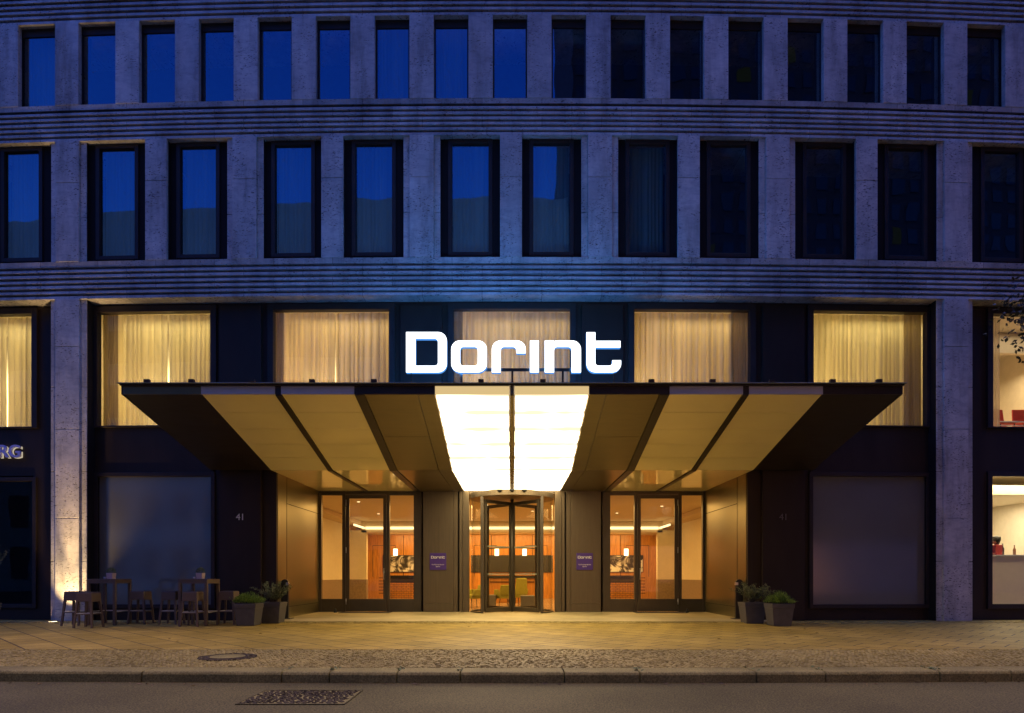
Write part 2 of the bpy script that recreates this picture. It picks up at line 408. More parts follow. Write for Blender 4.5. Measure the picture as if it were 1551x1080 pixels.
def room(parent, x0, x1, y0, y1, z0, z1, m):
    mb = MB()
    mb.quad((x0,y1,z0),(x1,y1,z0),(x1,y1,z1),(x0,y1,z1)); mb.quad((x0,y0,z0),(x0,y1,z0),(x0,y1,z1),(x0,y0,z1))
    mb.quad((x1,y0,z0),(x1,y1,z0),(x1,y1,z1),(x1,y0,z1)); mb.quad((x0,y0,z1),(x1,y0,z1),(x1,y1,z1),(x0,y1,z1))
    mb.quad((x0,y0,z0),(x1,y0,z0),(x1,y1,z0),(x0,y1,z0))
    return mb.build('room_wall', m, parent, bend=True)
WARM = (1,.82,.40)
WARM2 = (1,.80,.40)
for i, x in enumerate(bx):
    wf = frame('window', x-HW-.14, x+HW+.14, PY-.07, PY+.12, 4.86, 7.90, .145, M['frame'], H, bottom=.04)
    pane(wf, x-HW, x+HW, PY+.06, 4.90, 7.76+.1, M['glass_lit'])
    cy = bendy(x)
    if i == 6: continue
    room(wf, x-1.6, x+1.6, PY+.13, PY+1.9, 4.84, 7.93, M['room'])
    mid = i in (2, 3, 4)
    mt = M['curtain_c'] if mid else M['curtain']
    gap = {0:.5, 1:.16, 2:0, 3:0.02, 4:-.45, 5:-.6}[i]
    xg = x + gap
    # two halves with a parting
    curtain(wf, x-1.55, xg-.012, PY+.32, 4.86, 7.83, mt)
    curtain(wf, xg+.012, x+1.55, PY+.34, 4.86, 7.83, mt)
    if i in (1, 2): curtain(wf, x-1.5, x-1.5+(.42 if i == 1 else .2), PY+.24, 4.86, 7.83, M['curtain_grey'], .03, .09)
    if i in (4, 5): curtain(wf, x+1.5-(.45 if i == 5 else .42), x+1.5, PY+.24, 4.86, 7.83, M['curtain_grey'], .03, .09)
    if i == 3: curtain(wf, x-1.5, x-1.25, PY+.24, 4.86, 7.83, M['curtain_grey'], .03, .09)
    e = {0:104,1:108,2:96,3:74,4:86,5:98,6:0}[i]
    light('AREA', 'room_light', (x-.9, PY+1.6+cy, 6.0), e*.55, WARM2 if mid else WARM, (math.radians(90), 0, math.radians(-22)), 1.0, 1.8)
    light('AREA', 'room_light', (x+.3, PY+.75+cy, 7.7), e*.20, WARM2 if mid else WARM, (math.radians(0), 0, 0), 2.4, .3)

# ground floor frosted windows
M['frost'] = brushed('frosted_film', (.15,.14,.10), .4, .0, (1,1,1), .6, .1, coat=.8)
M['frost'].node_tree.nodes['Principled BSDF'].inputs['Coat Roughness'].default_value = .09
M['frost'].node_tree.nodes['Principled BSDF'].inputs['Coat IOR'].default_value = 2.1
for i in (1, 5):
    x = bx[i]
    wf = frame('window', x-HW-.1, x+HW+.1, PY-.05, PY+.12, .30, 3.72, .1, M['frame'], H)
    pane(wf, x-HW, x+HW, PY+.04, .40, 3.62, M['frost'])
# left shop: dark glass
x = bx[0]
wf = frame('window', x-HW-.1, x+HW+.1, PY-.05, PY+.12, .30, 3.62, .1, M['frame'], H)
pane(wf, x-HW, x+HW, PY+.04, .40, 3.52, glass('shop_glass', .02, (.6,.6,.6), 0, .1))
room(wf, x-1.6, x+1.6, PY+.13, PY+2.5, .05, 3.9, M['dark_room'])

# ------------------------------------------------------------------ entrance recess
YD = 4.07
def dx(px, d=D+YD): return (px-775.5)*d/F
side = MB(); side.box(PX0-.12, PX0, PY+.13, YD, 0, ZP+.2); side.build('portal_side_wall', M['bronze'], H)
side = MB(); side.box(PX1, PX1+.12, PY+.13, YD, 0, ZP+.2); side.build('portal_side_wall', M['bronze'], H)
for s in (-1, 1):
    mb = MB(); X = s*5.9; a, b = sorted((X, X - s*.004))
    mb.box(a, b, 1.15, 1.165, 0, 3.69); mb.box(a, b, 1.17, YD-.1, 3.0, 3.015); mb.box(a, b, .5, YD-.1, .30, .308)
    mb.build('panel_joint', M['panel_edge'], H)

zg0, zg1 = .41, 3.58
for s in (-1, 1):
    X = lambda px: s*abs(dx(px))
    def bxs(mb, pa, pb, y0, y1, z0, z1):
        a, b = sorted((X(pa), X(pb))); mb.box(a, b, y0, y1, z0, z1)
    mb = MB()                                   # fixed frame of the side entrance
    for pa, pb in ((483,487.5),(519,524),(586,590.5),(627,638.5)): bxs(mb, pa, pb, YD-.06, YD+.08, 0, 3.70)
    bxs(mb, 487.5, 519, YD-.05, YD+.07, 3.58, 3.70); bxs(mb, 590.5, 627, YD-.05, YD+.07, 3.58, 3.70); bxs(mb, 524, 586, YD-.05, YD+.07, 3.60, 3.70)
    bxs(mb, 487.5, 519, YD-.05, YD+.07, 0, .41); bxs(mb, 590.5, 627, YD-.05, YD+.07, 0, .41)
    fr = mb.build('entrance_frame', M['olive_dk'], H, bevel=.005)
    for pa, pb in ((487.5,519),(590.5,627)):
        a, b = sorted((X(pa), X(pb))); pane(fr, a, b, YD+.01, .41, 3.58, M['glass_door'], bend=False)
    mb = MB()                                   # door leaf
    for pa, pb in ((524.4,530),(581,585.6)): bxs(mb, pa, pb, YD-.07, YD-.01, .03, 3.59)
    bxs(mb, 530, 581, YD-.07, YD-.01, 3.48, 3.59); bxs(mb, 530, 581, YD-.07, YD-.01, .03, .41)
    dr = mb.build('entrance_door', M['olive_dk'], H, bevel=.005)
    a, b = sorted((X(530), X(581))); pane(dr, a, b, YD-.04, .41, 3.48, M['glass_door'], bend=False)
    mb = MB(); xh = X(582.5)
    mb.tube((xh, YD-.13, 1.0), (xh, YD-.13, 1.35), .012, .012); mb.tube((xh, YD-.13, 1.02), (xh, YD-.07, 1.02), .01, .01); mb.tube((xh, YD-.13, 1.33), (xh, YD-.07, 1.33), .01, .01)
    mb.build('handle', M['steel'], dr)
    mb = MB(); xh = X(525.2)
    for z in (.33, 1.9, 3.35): mb.tube((xh, YD-.085, z-.09), (xh, YD-.085, z+.09), .014, .014)
    mb.build('hinge', M['steel'], dr)
    mb = MB(); bxs(mb, 638.8, 642, YD-.02, YD+.1, 0, 3.7); mb.build('panel_joint', M['panel_edge'], H)
    mb = MB()
    bxs(mb, 642, 687, YD-.16, YD+.1, .0, .28); bxs(mb, 642, 687, YD-.16, YD+.1, .286, 3.70)
    bxs(mb, 687.4, 694, YD-.15, YD+.1, 0, 3.70); bxs(mb, 696.5, 701, YD-.19, YD+.1, 0, 3.70); bxs(mb, 701.4, 711, YD-.14, YD+.1, 0, 3.70)
    mb.build('wall_panel', M['olive'], H, bevel=.004)
    mb = MB(); bxs(mb, 694.1, 696.4, YD-.05, YD+.1, 0, 3.7); mb.build('panel_joint', M['panel_edge'], H)

# revolving door
RR = 1.28; cx0, cy0 = 0.0, YD
mb = MB()
vs = []; fs = []; n = 64
for i in range(n):
    a = 2*math.pi*i/n
    for r, z in ((RR-.0,3.45),(RR,3.60),(.02,3.60),(.02,3.45)): vs.append((cx0+r*math.cos(a), cy0+r*math.sin(a), z))
for i in range(n):
    j = (i+1)%n
    for k in range(4): fs.append((i*4+k, j*4+k, j*4+(k+1)%4, i*4+(k+1)%4))
mb.add(vs, fs)
rd = mb.build('revolving_door', M['olive'], H)
mb = MB()
for px in (-19, 0, 19):
    x = px/52.5; y = cy0 - math.sqrt(RR*RR-x*x)
    mb.lathe([(.001,3.52),(.04,3.53),(.065,3.56),(.07,3.599)], x, y-.03, 16)
mb.build('motion_sensor', M['black'], rd)
for s in (-1, 1):
    mb = MB(); nseg = 16; vs = []
    a0, a1 = -42, 42
    for i in range(nseg+1):
        a = math.radians(a0 + (a1-a0)*i/nseg)
        for z in (.05, 3.45): vs.append((cx0 + s*(RR-.04)*math.cos(a), cy0 + (RR-.04)*math.sin(a), z))
    mb.add(vs, [(2*i, 2*i+2, 2*i+3, 2*i+1) for i in range(nseg)], True)
    mb.build('curved_glass', M['glass_door'], rd)
    mb = MB()
    for a in (-45, 45):
        a = math.radians(a); mb.box(cx0+s*(RR-.04)*math.cos(a)-.045, cx0+s*(RR-.04)*math.cos(a)+.045, cy0+(RR-.04)*math.sin(a)-.04, cy0+(RR-.04)*math.sin(a)+.04, 0, 3.45)
    mb.build('door_post', M['olive_dk'], rd, bevel=.006)
    mb = MB()      # low curved sill
    vs = []; 
    for i in range(nseg+1):
        a = math.radians(a0 + (a1-a0)*i/nseg)
        for r, z in ((RR-.07,0),(RR-.01,0),(RR-.01,.06),(RR-.07,.06)): vs.append((cx0+s*r*math.cos(a), cy0+r*math.sin(a), z))
    mb.add(vs, [(4*i+k, 4*i+(k+1)%4, 4*i+4+(k+1)%4, 4*i+4+k) for i in range(nseg) for k in range(4)])
    mb.build('door_sill', M['olive_dk'], rd)
mb = MB(); mb.cyl(cx0, cy0, 0, 3.45, .05); mb.build('centre_post', M['olive_dk'], rd)
for k in range(4):
    a = math.radians(-48 + 90*k if k % 2 == 0 else -42 + 90*k)
    def P(r, z, o=0): return (cx0 + r*math.cos(a) - o*math.sin(a), cy0 + r*math.sin(a) + o*math.cos(a), z)
    def bar(mb, r0, r1, z0, z1, t=.022):
        mb.add([P(r0,z0,-t),P(r1,z0,-t),P(r1,z0,t),P(r0,z0,t),P(r0,z1,-t),P(r1,z1,-t),P(r1,z1,t),P(r0,z1,t)],
               [(0,3,2,1),(4,5,6,7),(0,1,5,4),(1,2,6,5),(2,3,7,6),(3,0,4,7)])
    mb = MB(); bar(mb, .05, .12, .04, 3.36); bar(mb, 1.11, 1.19, .04, 3.36); bar(mb, .12, 1.11, .04, .17); bar(mb, .12, 1.11, 3.26, 3.36)
    wg = mb.build('door_wing', M['olive_dk'], rd)
    mb = MB(); mb.quad(P(.12,.17),P(1.11,.17),P(1.11,3.26),P(.12,3.26)); mb.build('wing_glass', M['glass_door'], rd)
    mb = MB(); bar(mb, .13, 1.10, 1.85, 1.93, .026) if False else None
    bar(mb, .13, 1.10, 1.93, 2.0, .028) if False else bar(mb, .13, 1.10, 1.97, 2.005, .02)
    bar(mb, .13, 1.10, 1.15, 1.185, .02)
    if k in (0, 3): pass
    mb.build('push_rail', plain('pale_green_rail', (.26,.29,.2), .4) if k == 0 else bpy.data.materials['pale_green_rail'], rd)

# ------------------------------------------------------------------ canopy (one thing)
CAN = thing('entrance_canopy', 'wide dark bronze entrance canopy with cream soffit panels and a glowing white centre panel', 'canopy')
YF = -3.57; ZT = 4.74; ZF = 4.57
def cxs(px): return (px-775.5)*(D+YF)/F
def slope_panel(px0, px1, name, m, parts=1, y_end=YD-.2, drop=0, gap=.012, thick=.05, ys=None, kind='both'):
    """soffit panel from the front edge down the slope (and on into the recess)"""
    x0, x1 = cxs(px0)+gap/2, cxs(px1)-gap/2
    objs = []
    segs = [(YF + (0-YF)*i/parts, YF + (0-YF)*(i+1)/parts) for i in range(parts)]
    def zz(y): return ZF + (ZP-ZF)*(y-YF)/(0-YF)
    mb = MB()
    for a, b in segs:
        g = .006 if parts > 1 else 0
        a2, b2 = a+g, b-g
        mb.add([(x0,a2,zz(a2)-drop),(x1,a2,zz(a2)-drop),(x1,b2,zz(b2)-drop),(x0,b2,zz(b2)-drop),(x0,a2,zz(a2)+thick),(x1,a2,zz(a2)+thick),(x1,b2,zz(b2)+thick),(x0,b2,zz(b2)+thick)],
               [(0,1,2,3),(4,7,6,5),(0,4,5,1),(1,5,6,2),(2,6,7,3),(3,7,4,0)])
    return mb.build(name, m, CAN, bend=False)
def flat_panel(px0, px1, name, m, drop=0, gap=.012, rows=1, y1=YD-.06):
    x0, x1 = cxs(px0)+gap/2, cxs(px1)-gap/2
    mb = MB()
    for i in range(rows):
        a = .004 + (y1-.004)*i/rows + .006; b = .004 + (y1-.004)*(i+1)/rows - .006
        mb.box(x0, x1, a, b, ZP-drop, ZP+.05)
    return mb.build(name, m, CAN)
# light panel material: bright lightbox with faint seams between the lamps' fields
m, nt, out = nodes('lightbox'); L = nt.links.new
tcn = N(nt, 'ShaderNodeTexCoord'); sp = N(nt, 'ShaderNodeSeparateXYZ'); L(tcn.outputs['Object'], sp.inputs[0])
wv = N(nt, 'ShaderNodeMath', operation='MULTIPLY'); L(sp.outputs[1], wv.inputs[0]); wv.inputs[1].default_value = 2*math.pi/.7138
cs = N(nt, 'ShaderNodeMath', operation='COSINE'); L(wv.outputs[0], cs.inputs[0])
no = N(nt, 'ShaderNodeTexNoise', Scale=1.5, Detail=2.0); L(tcn.outputs['Object'], no.inputs['Vector'])
ad = N(nt, 'ShaderNodeMath', operation='MULTIPLY_ADD'); L(no.outputs['Fac'], ad.inputs[0]); ad.inputs[1].default_value = 1.2; L(cs.outputs[0], ad.inputs[2])
rr = N(nt, 'ShaderNodeMapRange'); rr.inputs['From Min'].default_value = .7; rr.inputs['From Max'].default_value = 1.65; rr.inputs['To Min'].default_value = 10.0; rr.inputs['To Max'].default_value = 1.5; rr.interpolation_type = 'SMOOTHSTEP'
L(ad.outputs[0], rr.inputs['Value'])
em = N(nt, 'ShaderNodeEmission', Color=(1,.78,.46,1)); L(rr.outputs[0], em.inputs['Strength'])
L(em.outputs[0], out.inputs[0]); M['lightbox'] = m

xo = 588.5
for s in (-1, 1):
    q = lambda v: 775.5 + s*v
    def SP(a, b, *r, **k): return slope_panel(min(q(a),q(b)), max(q(a),q(b)), *r, **k)
    def FP(a, b, *r, **k): return flat_panel(min(q(a),q(b)), max(q(a),q(b)), *r, **k)
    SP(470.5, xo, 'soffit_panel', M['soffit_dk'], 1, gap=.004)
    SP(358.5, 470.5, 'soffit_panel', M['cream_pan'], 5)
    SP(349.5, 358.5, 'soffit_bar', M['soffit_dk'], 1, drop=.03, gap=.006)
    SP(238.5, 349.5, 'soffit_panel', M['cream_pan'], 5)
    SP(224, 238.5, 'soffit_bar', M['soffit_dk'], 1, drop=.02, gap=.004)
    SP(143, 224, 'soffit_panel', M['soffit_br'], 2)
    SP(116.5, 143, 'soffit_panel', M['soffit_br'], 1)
    FP(358.5, 470.5, 'soffit_panel', M['cream_pan'], rows=2, y1=YD-.07)
    FP(349.5, 358.5, 'soffit_bar', M['soffit_dk'], drop=.03)
    FP(238.5, 349.5, 'soffit_panel', M['cream_pan'], rows=2, y1=YD-.07)
    FP(224, 238.5, 'soffit_bar', M['soffit_dk'], drop=.02)
    FP(143, 224, 'soffit_panel', M['soffit_br'], rows=1, y1=YD-.2)
    FP(116.5, 143, 'soffit_panel', M['soffit_br'], y1=YD-.2)
    a = SP(4, 116.5, 'light_panel', M['lightbox'], 5, gap=.03)
    FP(4, 116.5, 'light_panel', M['lightbox'], rows=4, gap=.03, y1=YD-.2)
    # fascia segments
    for pa, pb, mt in ((470.5,xo,'soffit_dk'),(358.5,470.5,'fascia'),(349.5,358.5,'soffit_dk'),(238.5,349.5,'fascia'),(116.5,238.5,'soffit_dk'),(4,116.5,'ltpanel_edge')):
        if s < 0 and pb == xo: mt = 'soffit_br'
        a, b = sorted((cxs(q(pa)), cxs(q(pb))))
        mb = MB(); mb.box(a+.003, b-.003, YF-.02, YF+.02, ZF-.01, ZT-.03); mb.build('fascia_panel', M[mt], CAN)
    # end cheek of the wedge
    X = cxs(q(xo)); a, b = sorted((X, X + s*.03))
    mb = MB(); mb.add([(a,YF-.02,ZF-.01),(b,YF-.02,ZF-.01),(b,.30,ZP-.02),(a,.30,ZP-.02),(a,YF-.02,ZT-.03),(b,YF-.02,ZT-.03),(b,.30,ZT-.03),(a,.30,ZT-.03)],
        [(0,3,2,1),(4,5,6,7),(0,1,5,4),(1,2,6,5),(2,3,7,6),(3,0,4,7)]); mb.build('end_cheek', M['soffit_dk'], CAN)
mb = MB(); mb.add([(-.035,YF,ZF-.03),(.035,YF,ZF-.03),(.035,0,ZP-.03),(-.035,0,ZP-.03),(-.035,YF,ZF+.04),(.035,YF,ZF+.04),(.035,0,ZP+.04),(-.035,0,ZP+.04)],
    [(0,3,2,1),(4,5,6,7),(0,1,5,4),(1,2,6,5),(2,3,7,6),(3,0,4,7)]); mb.box(-.035,.035,.001,YD-.2,ZP-.03,ZP+.04); mb.box(-.035,.035,YF-.03,YF-.001,ZF-.012,ZT-.03)
mb.build('centre_bar', M['soffit_br'], CAN)
XO = -cxs(775.5-xo)
mb = MB(); mb.box(-XO-.03, XO+.03, YF-.08, .29, ZT-.028, ZT); mb.build('roof_plate', M['frame'], CAN)
mb = MB(); mb.box(-XO-.06, XO+.06, YF-.12, YF+1.0, ZT+.003, ZT+.016); mb.build('glass_edge', plain('grey_glass_edge', (.25,.32,.3), .2), CAN)
mb = MB(); mb.box(-5.9, 5.9, .01, YD+.1, ZP+.06, ZP+.2); mb.build('recess_ceiling', M['soffit_dk'], CAN)
for px in (227,294,385,475,568,729,822,985,1077,1166,1257,1327):
    x = cxs(px); mb = MB(); mb.box(x-.05, x+.05, YF-.13, YF-.06, ZT+.017, ZT+.075); mb.box(x-.02, x+.02, YF-.135, YF-.131, ZT+.03, ZT+.05); mb.build('clamp', M['frame'], CAN)

# ------------------------------------------------------------------ illuminated sign
def arc(cx, cy, r, a0, a1, n=10):
    return [(cx + r*math.cos(math.radians(a0+(a1-a0)*i/n)), cy + r*math.sin(math.radians(a0+(a1-a0)*i/n))) for i in range(n+1)]
# outlines in sign units, x right, y up (measured from y=735 down)
T = lambda y: 735 - y
def letter_shapes():
    r, ri = 115, 42
    D_ = [[(135,T(735)), *arc(665-r, T(735)+r, r, -90, 0), *arc(665-r, T(210)-r, r, 0, 90), (135,T(210))],
          [(258,T(648)), *arc(550-ri, T(648)+ri, ri, -90, 0), *arc(550-ri, T(297)-ri, ri, 0, 90), (258,T(297))]]
    def rrect(x0,y0,x1,y1,q): return [*arc(x1-q,y0+q,q,-90,0), *arc(x1-q,y1-q,q,0,90), *arc(x0+q,y1-q,q,90,180), *arc(x0+q,y0+q,q,180,270)]
    o_ = [rrect(722,T(735),1185,T(320),r), rrect(838,T(648),1068,T(405),ri)]
    r_ = [[(1250,T(735)),(1365,T(735)), *arc(1365+ri,T(405)-ri,ri,180,90), *arc(1569-ri,T(405)-ri,ri,90,0), (1569,T(487)),(1691,T(487)), *arc(1691-r,T(320)-r,r,0,90), *arc(1250+r,T(320)-r,r,90,180)]]
    i_ = [[(1746,T(735)),(1861,T(735)),(1861,T(322)),(1746,T(322))]]
    n_ = [[(1938,T(735)),(2059,T(735)), *arc(2059+ri,T(405)-ri,ri,180,90), *arc(2286-ri,T(405)-ri,ri,90,0), (2286,T(735)),(2409,T(735)), *arc(2409-r,T(320)-r,r,0,90), (2075,T(320)),(2064,T(338)),(2056,T(320)),(1938,T(320))]]
    t_ = [[*arc(2481+r,T(735)+r,r,180,270), *arc(2931-r,T(735)+r,r,270,360), (2931,T(577)),(2816,T(577)), *arc(2816-ri,T(648)+ri,ri,0,-90), *arc(2596+ri,T(648)+ri,ri,270,180), (2596,T(412)),(2923,T(412)),(2923,T(325)),(2596,T(325)),(2596,T(213)),(2481,T(213))]]
    return [D_, o_, r_, i_, n_, t_]
def curve_mesh(name, splines, ext):
    cu = bpy.data.curves.new(name+'_c', 'CURVE'); cu.dimensions = '2D'; cu.fill_mode = 'BOTH'; cu.extrude = ext
    for pts in splines:
        sp = cu.splines.new('POLY'); sp.points.add(len(pts)-1)
        for p, (a, b) in zip(sp.points, pts): p.co = (a, b, 0, 1)
        sp.use_cyclic_u = True
    o = bpy.data.objects.new('tmp', cu); COL.objects.link(o)
    dg = bpy.context.evaluated_depsgraph_get(); dg.update()
    me = bpy.data.meshes.new_from_object(o.evaluated_get(dg)); me.name = name
    bpy.data.objects.remove(o); bpy.data.curves.remove(cu)
    return me
M['sign_face'] = emit('sign_face', (.93,.97,1), 2.6)
M['sign_side'] = emit('sign_side', (.10,.38,1), .9)
M['sign_halo'] = emit('sign_back', (.06,.30,1), 52)
YS = -3.15; dS = D+YS; us = dS/F/8.617
SG = thing('illuminated_sign', 'glowing white Dorint lettering standing on top of the entrance canopy', 'sign', (gx(600, dS), YS, gz(565.2, dS)))
for shp in letter_shapes():
    pts = [[(a*us, b*us) for a, b in s] for s in shp]
    me = curve_mesh('letter', pts, .05)
    me.materials.clear(); me.materials.append(M['sign_face']); me.materials.append(M['sign_side']); me.materials.append(M['sign_halo'])
    for p in me.polygons: p.material_index = 0 if p.normal.z > .9 else (2 if p.normal.z < -.9 else 1)
    o = bpy.data.objects.new('letter', me); COL.objects.link(o); o.parent = SG; o.rotation_euler = (math.radians(90), 0, 0)
mb = MB()
ox, oz = SG.location.x, SG.location.z
zb = gz(560.3, dS+.1) - oz
mb.box(gx(700,dS)-ox, gx(866,dS)-ox, .07, .12, zb-.025, zb+.025)
zt = ZT+.017-oz
for px, w_ in ((698.5,.02),(776,.02),(853,.02)): mb.box(gx(px,dS)-ox-w_, gx(px,dS)-ox+w_, .075, .115, zt, zb)
for px in (623, 930): mb.box(gx(px,dS)-ox-.007, gx(px,dS)-ox+.007, -.01, .01, zt, .02)
mb.build('support_rail', M['frame'], SG)

# ------------------------------------------------------------------ wall plaques, numbers, shop sign
def text_mesh(s, size, ext, align='CENTER', spacing=1.0, offset=0):
    cu = bpy.data.curves.new('t', 'FONT'); cu.body = s; cu.size = size; cu.extrude = ext; cu.align_x = align; cu.space_character = spacing; cu.offset = offset
    o = bpy.data.objects.new('tmp', cu); COL.objects.link(o)
    dg = bpy.context.evaluated_depsgraph_get(); dg.update()
    me = bpy.data.meshes.new_from_object(o.evaluated_get(dg)); bpy.data.objects.remove(o)
    return me
def put(me, name, m, parent, loc):
    me.name = name; me.materials.clear(); me.materials.append(m)
    o = bpy.data.objects.new(name, me); COL.objects.link(o); o.parent = parent; o.location = loc; o.rotation_euler = (math.radians(90),0,0); return o
M['purple'] = plain('purple_enamel', (.075,.035,.22), .35, 0, .04)
M['white'] = plain('white_lettering', (.8,.78,.72), .5, 0, .02)
pl = None
for px, lab in ((663.5, 'purple hotel plaque with white lettering on the panel left of the revolving door'), (885.5, 'purple hotel plaque with white lettering on the panel right of the revolving door')):
    d = D+YD-.17; x = gx(px, d); z = gz(850.5, d)
    P_ = thing('wall_plaque', lab, 'plaque', (x, YD-.162, z), 'purple hotel plaques')
    mb = MB(); mb.box(-.25, .25, -.03, 0, -.255, .255); mb.build('plate', M['purple'], P_, bevel=.004)
    k = .42/2796
    for shp in letter_shapes():
        me = curve_mesh('letter', [[((a-1533)*k, b*k) for a, b in s] for s in shp], .002); put(me, 'letter', M['white'], P_, (0, -.034, .09))
    put(text_mesh('Kurf\u00fcrstendamm', .055, .001), 'lettering', M['white'], P_, (0, -.033, -.11))
    put(text_mesh('Berlin', .055, .001), 'lettering', M['white'], P_, (0, -.033, -.17))
for px, lab in ((364, 'pale house number 41 on the dark panel behind the planters left of the entrance'), (1187, 'faint house number 41 on the dark panel right of the entrance')):
    x = fx(px, PY-.1); z = 1.12 + (872-787.5)*(D+.3)/F
    T_ = thing('house_number', lab, 'house number', (x, PY-.093+bendy(x), z), 'house numbers beside the entrance')
    put(text_mesh('4', .23, .004), 'digit', M['white'] if px < 700 else plain('dim_digit', (.18,.15,.15), .5), T_, (-.055,-.006,0))
    put(text_mesh('1', .23, .004), 'digit', M['white'] if px < 700 else bpy.data.materials['dim_digit'], T_, (.055,-.006,0))
xs = fx(-7, PY); T_ = thing('shop_sign', 'raised pale blue shop letters URG with lit edges at the left edge of the facade', 'sign', (xs, PY-.05+bendy(xs), 4.12))
M['letter_blue'] = plain('letter_blue', (.42,.44,.8), .4); M['letter_lit'] = emit('letter_back', (1,.85,.6), .55)
for ch, ox_, in (('U', .0), ('R', .29), ('G', .585)):
    put(text_mesh(ch, .44, .03, offset=.008), 'letter', M['letter_blue'], T_, (ox_, -.06, 0))
    put(text_mesh(ch, .44, .008, offset=.008), 'letter_glow', M['letter_lit'], T_, (ox_+.014, -.012, -.014))

# ------------------------------------------------------------------ ground
def slab_mat():
    m, nt, out = nodes('granite_slabs'); L = nt.links.new
    b = N(nt, 'ShaderNodeBsdfPrincipled', Roughness=.55)
    tc = N(nt, 'ShaderNodeTexCoord'); mp = N(nt, 'ShaderNodeMapping'); mp.inputs['Rotation'].default_value = (0,0,math.radians(45)); L(tc.outputs['Object'], mp.inputs[0])
    br = N(nt, 'ShaderNodeTexBrick'); br.offset = .5; br.inputs['Scale'].default_value = 1; br.inputs['Brick Width'].default_value = .5; br.inputs['Row Height'].default_value = .5
    br.inputs['Mortar Size'].default_value = .013; br.inputs['Mortar Smooth'].default_value = .2
    br.inputs['Color1'].default_value = (.36,.255,.045,1); br.inputs['Color2'].default_value = (.47,.335,.07,1); br.inputs['Mortar'].default_value = (.05,.035,.022,1)
    L(mp.outputs[0], br.inputs['Vector'])
    no = N(nt, 'ShaderNodeTexNoise', Scale=.8, Detail=8.0, Roughness=.65); L(tc.outputs['Object'], no.inputs['Vector'])
    r = ramp(nt, no.outputs['Fac'], [(.3,(.68,.68,.70)),(.7,(1.12,1.1,1.08))])
    n2 = N(nt, 'ShaderNodeTexNoise', Scale=90, Detail=3.0); L(tc.outputs['Object'], n2.inputs['Vector'])
    r2 = ramp(nt, n2.outputs['Fac'], [(.35,(.75,.75,.75)),(.65,(1.15,1.15,1.15))])
    a = N(nt, 'ShaderNodeMixRGB', blend_type='MULTIPLY', Fac=1.0); L(br.outputs['Color'], a.inputs[1]); L(r.outputs[0], a.inputs[2])
    c = N(nt, 'ShaderNodeMixRGB', blend_type='MULTIPLY', Fac=1.0); L(a.outputs[0], c.inputs[1]); L(r2.outputs[0], c.inputs[2])
    L(c.outputs[0], b.inputs['Base Color'])
    ml = N(nt, 'ShaderNodeMath', operation='MULTIPLY_ADD'); L(br.outputs['Fac'], ml.inputs[0]); ml.inputs[1].default_value = -1.0; L(n2.outputs['Fac'], ml.inputs[2])
    bp = N(nt, 'ShaderNodeBump', Strength=.6, Distance=.006); L(ml.outputs[0], bp.inputs['Height']); L(bp.outputs[0], b.inputs['Normal'])
    L(b.outputs[0], out.inputs[0]); return m
def speckle(name, c1, c2, sc=70, rough=.8, bump=.5, big=.5):
    m, nt, out = nodes(name); L = nt.links.new
    b = N(nt, 'ShaderNodeBsdfPrincipled', Roughness=rough)
    tc = N(nt, 'ShaderNodeTexCoord')
    n1 = N(nt, 'ShaderNodeTexNoise', Scale=sc, Detail=5.0, Roughness=.7); L(tc.outputs['Object'], n1.inputs['Vector'])
    n2 = N(nt, 'ShaderNodeTexNoise', Scale=big, Detail=6.0, Roughness=.6); L(tc.outputs['Object'], n2.inputs['Vector'])
    r1 = ramp(nt, n1.outputs['Fac'], [(.36,c1),(.64,c2)]); r2 = ramp(nt, n2.outputs['Fac'], [(.3,(.62,.62,.62)),(.7,(1.2,1.2,1.2))])
    a = N(nt, 'ShaderNodeMixRGB', blend_type='MULTIPLY', Fac=1.0); L(r1.outputs[0], a.inputs[1]); L(r2.outputs[0], a.inputs[2]); L(a.outputs[0], b.inputs['Base Color'])
    bp = N(nt, 'ShaderNodeBump', Strength=bump, Distance=.006); L(n1.outputs['Fac'], bp.inputs['Height']); L(bp.outputs[0], b.inputs['Normal'])
    L(b.outputs[0], out.inputs[0]); return m
M['slab'] = slab_mat()
M['asphalt'] = speckle('asphalt', (.035,.030,.014), (.21,.175,.06), 55, .75, .8, .35)
M['kerb'] = speckle('kerb_granite', (.15,.125,.04), (.36,.30,.10), 50, .7, .5, 1.2)
M['thresh'] = speckle('sandstone_threshold', (.46,.37,.17), (.60,.49,.24), 80, .5, .15)
M['grout'] = speckle('sand_grout', (.06,.05,.035), (.11,.09,.06), 80, .9, .4)
KG = .0036
def kb(x): return KG*min(x*x, 140)
YK0, YK1, YC = -8.40, -8.02, -6.0         # kerb front, kerb back, slabs/cobbles border
mb = MB(); mb.quad((-60,-9+.0,-.131),(60,-9,-.131),(60,60,-.131),(-60,60,-.131)); 
# road: one sheet to the horizon
mb = MB(); mb.quad((-400,-400,-.13),(400,-400,-.13),(400,400,-.13),(-400,400,-.13)); tag(mb.build('road', M['asphalt']), kind='structure')
mb = MB(); mb.box(-60, 60, YC, 30, -.1, -.004)
tag(mb.build('pavement', M['slab']), kind='structure')
mb = MB(); nseg = 60
xs = [-60+120*i/nseg for i in range(nseg+1)]
vs = []
for x in xs: vs += [(x, YK1+kb(x)-.005, -.10), (x, YK1+kb(x)-.005, -.018), (x, YC-.001, -.018), (x, YC-.001, -.10)]
mb.add(vs, [(4*i+k, 4*i+4+k, 4*i+4+(k+1)%4, 4*i+(k+1)%4) for i in range(nseg) for k in range(4)])
tag(mb.build('cobble_bed', M['grout']), kind='structure')
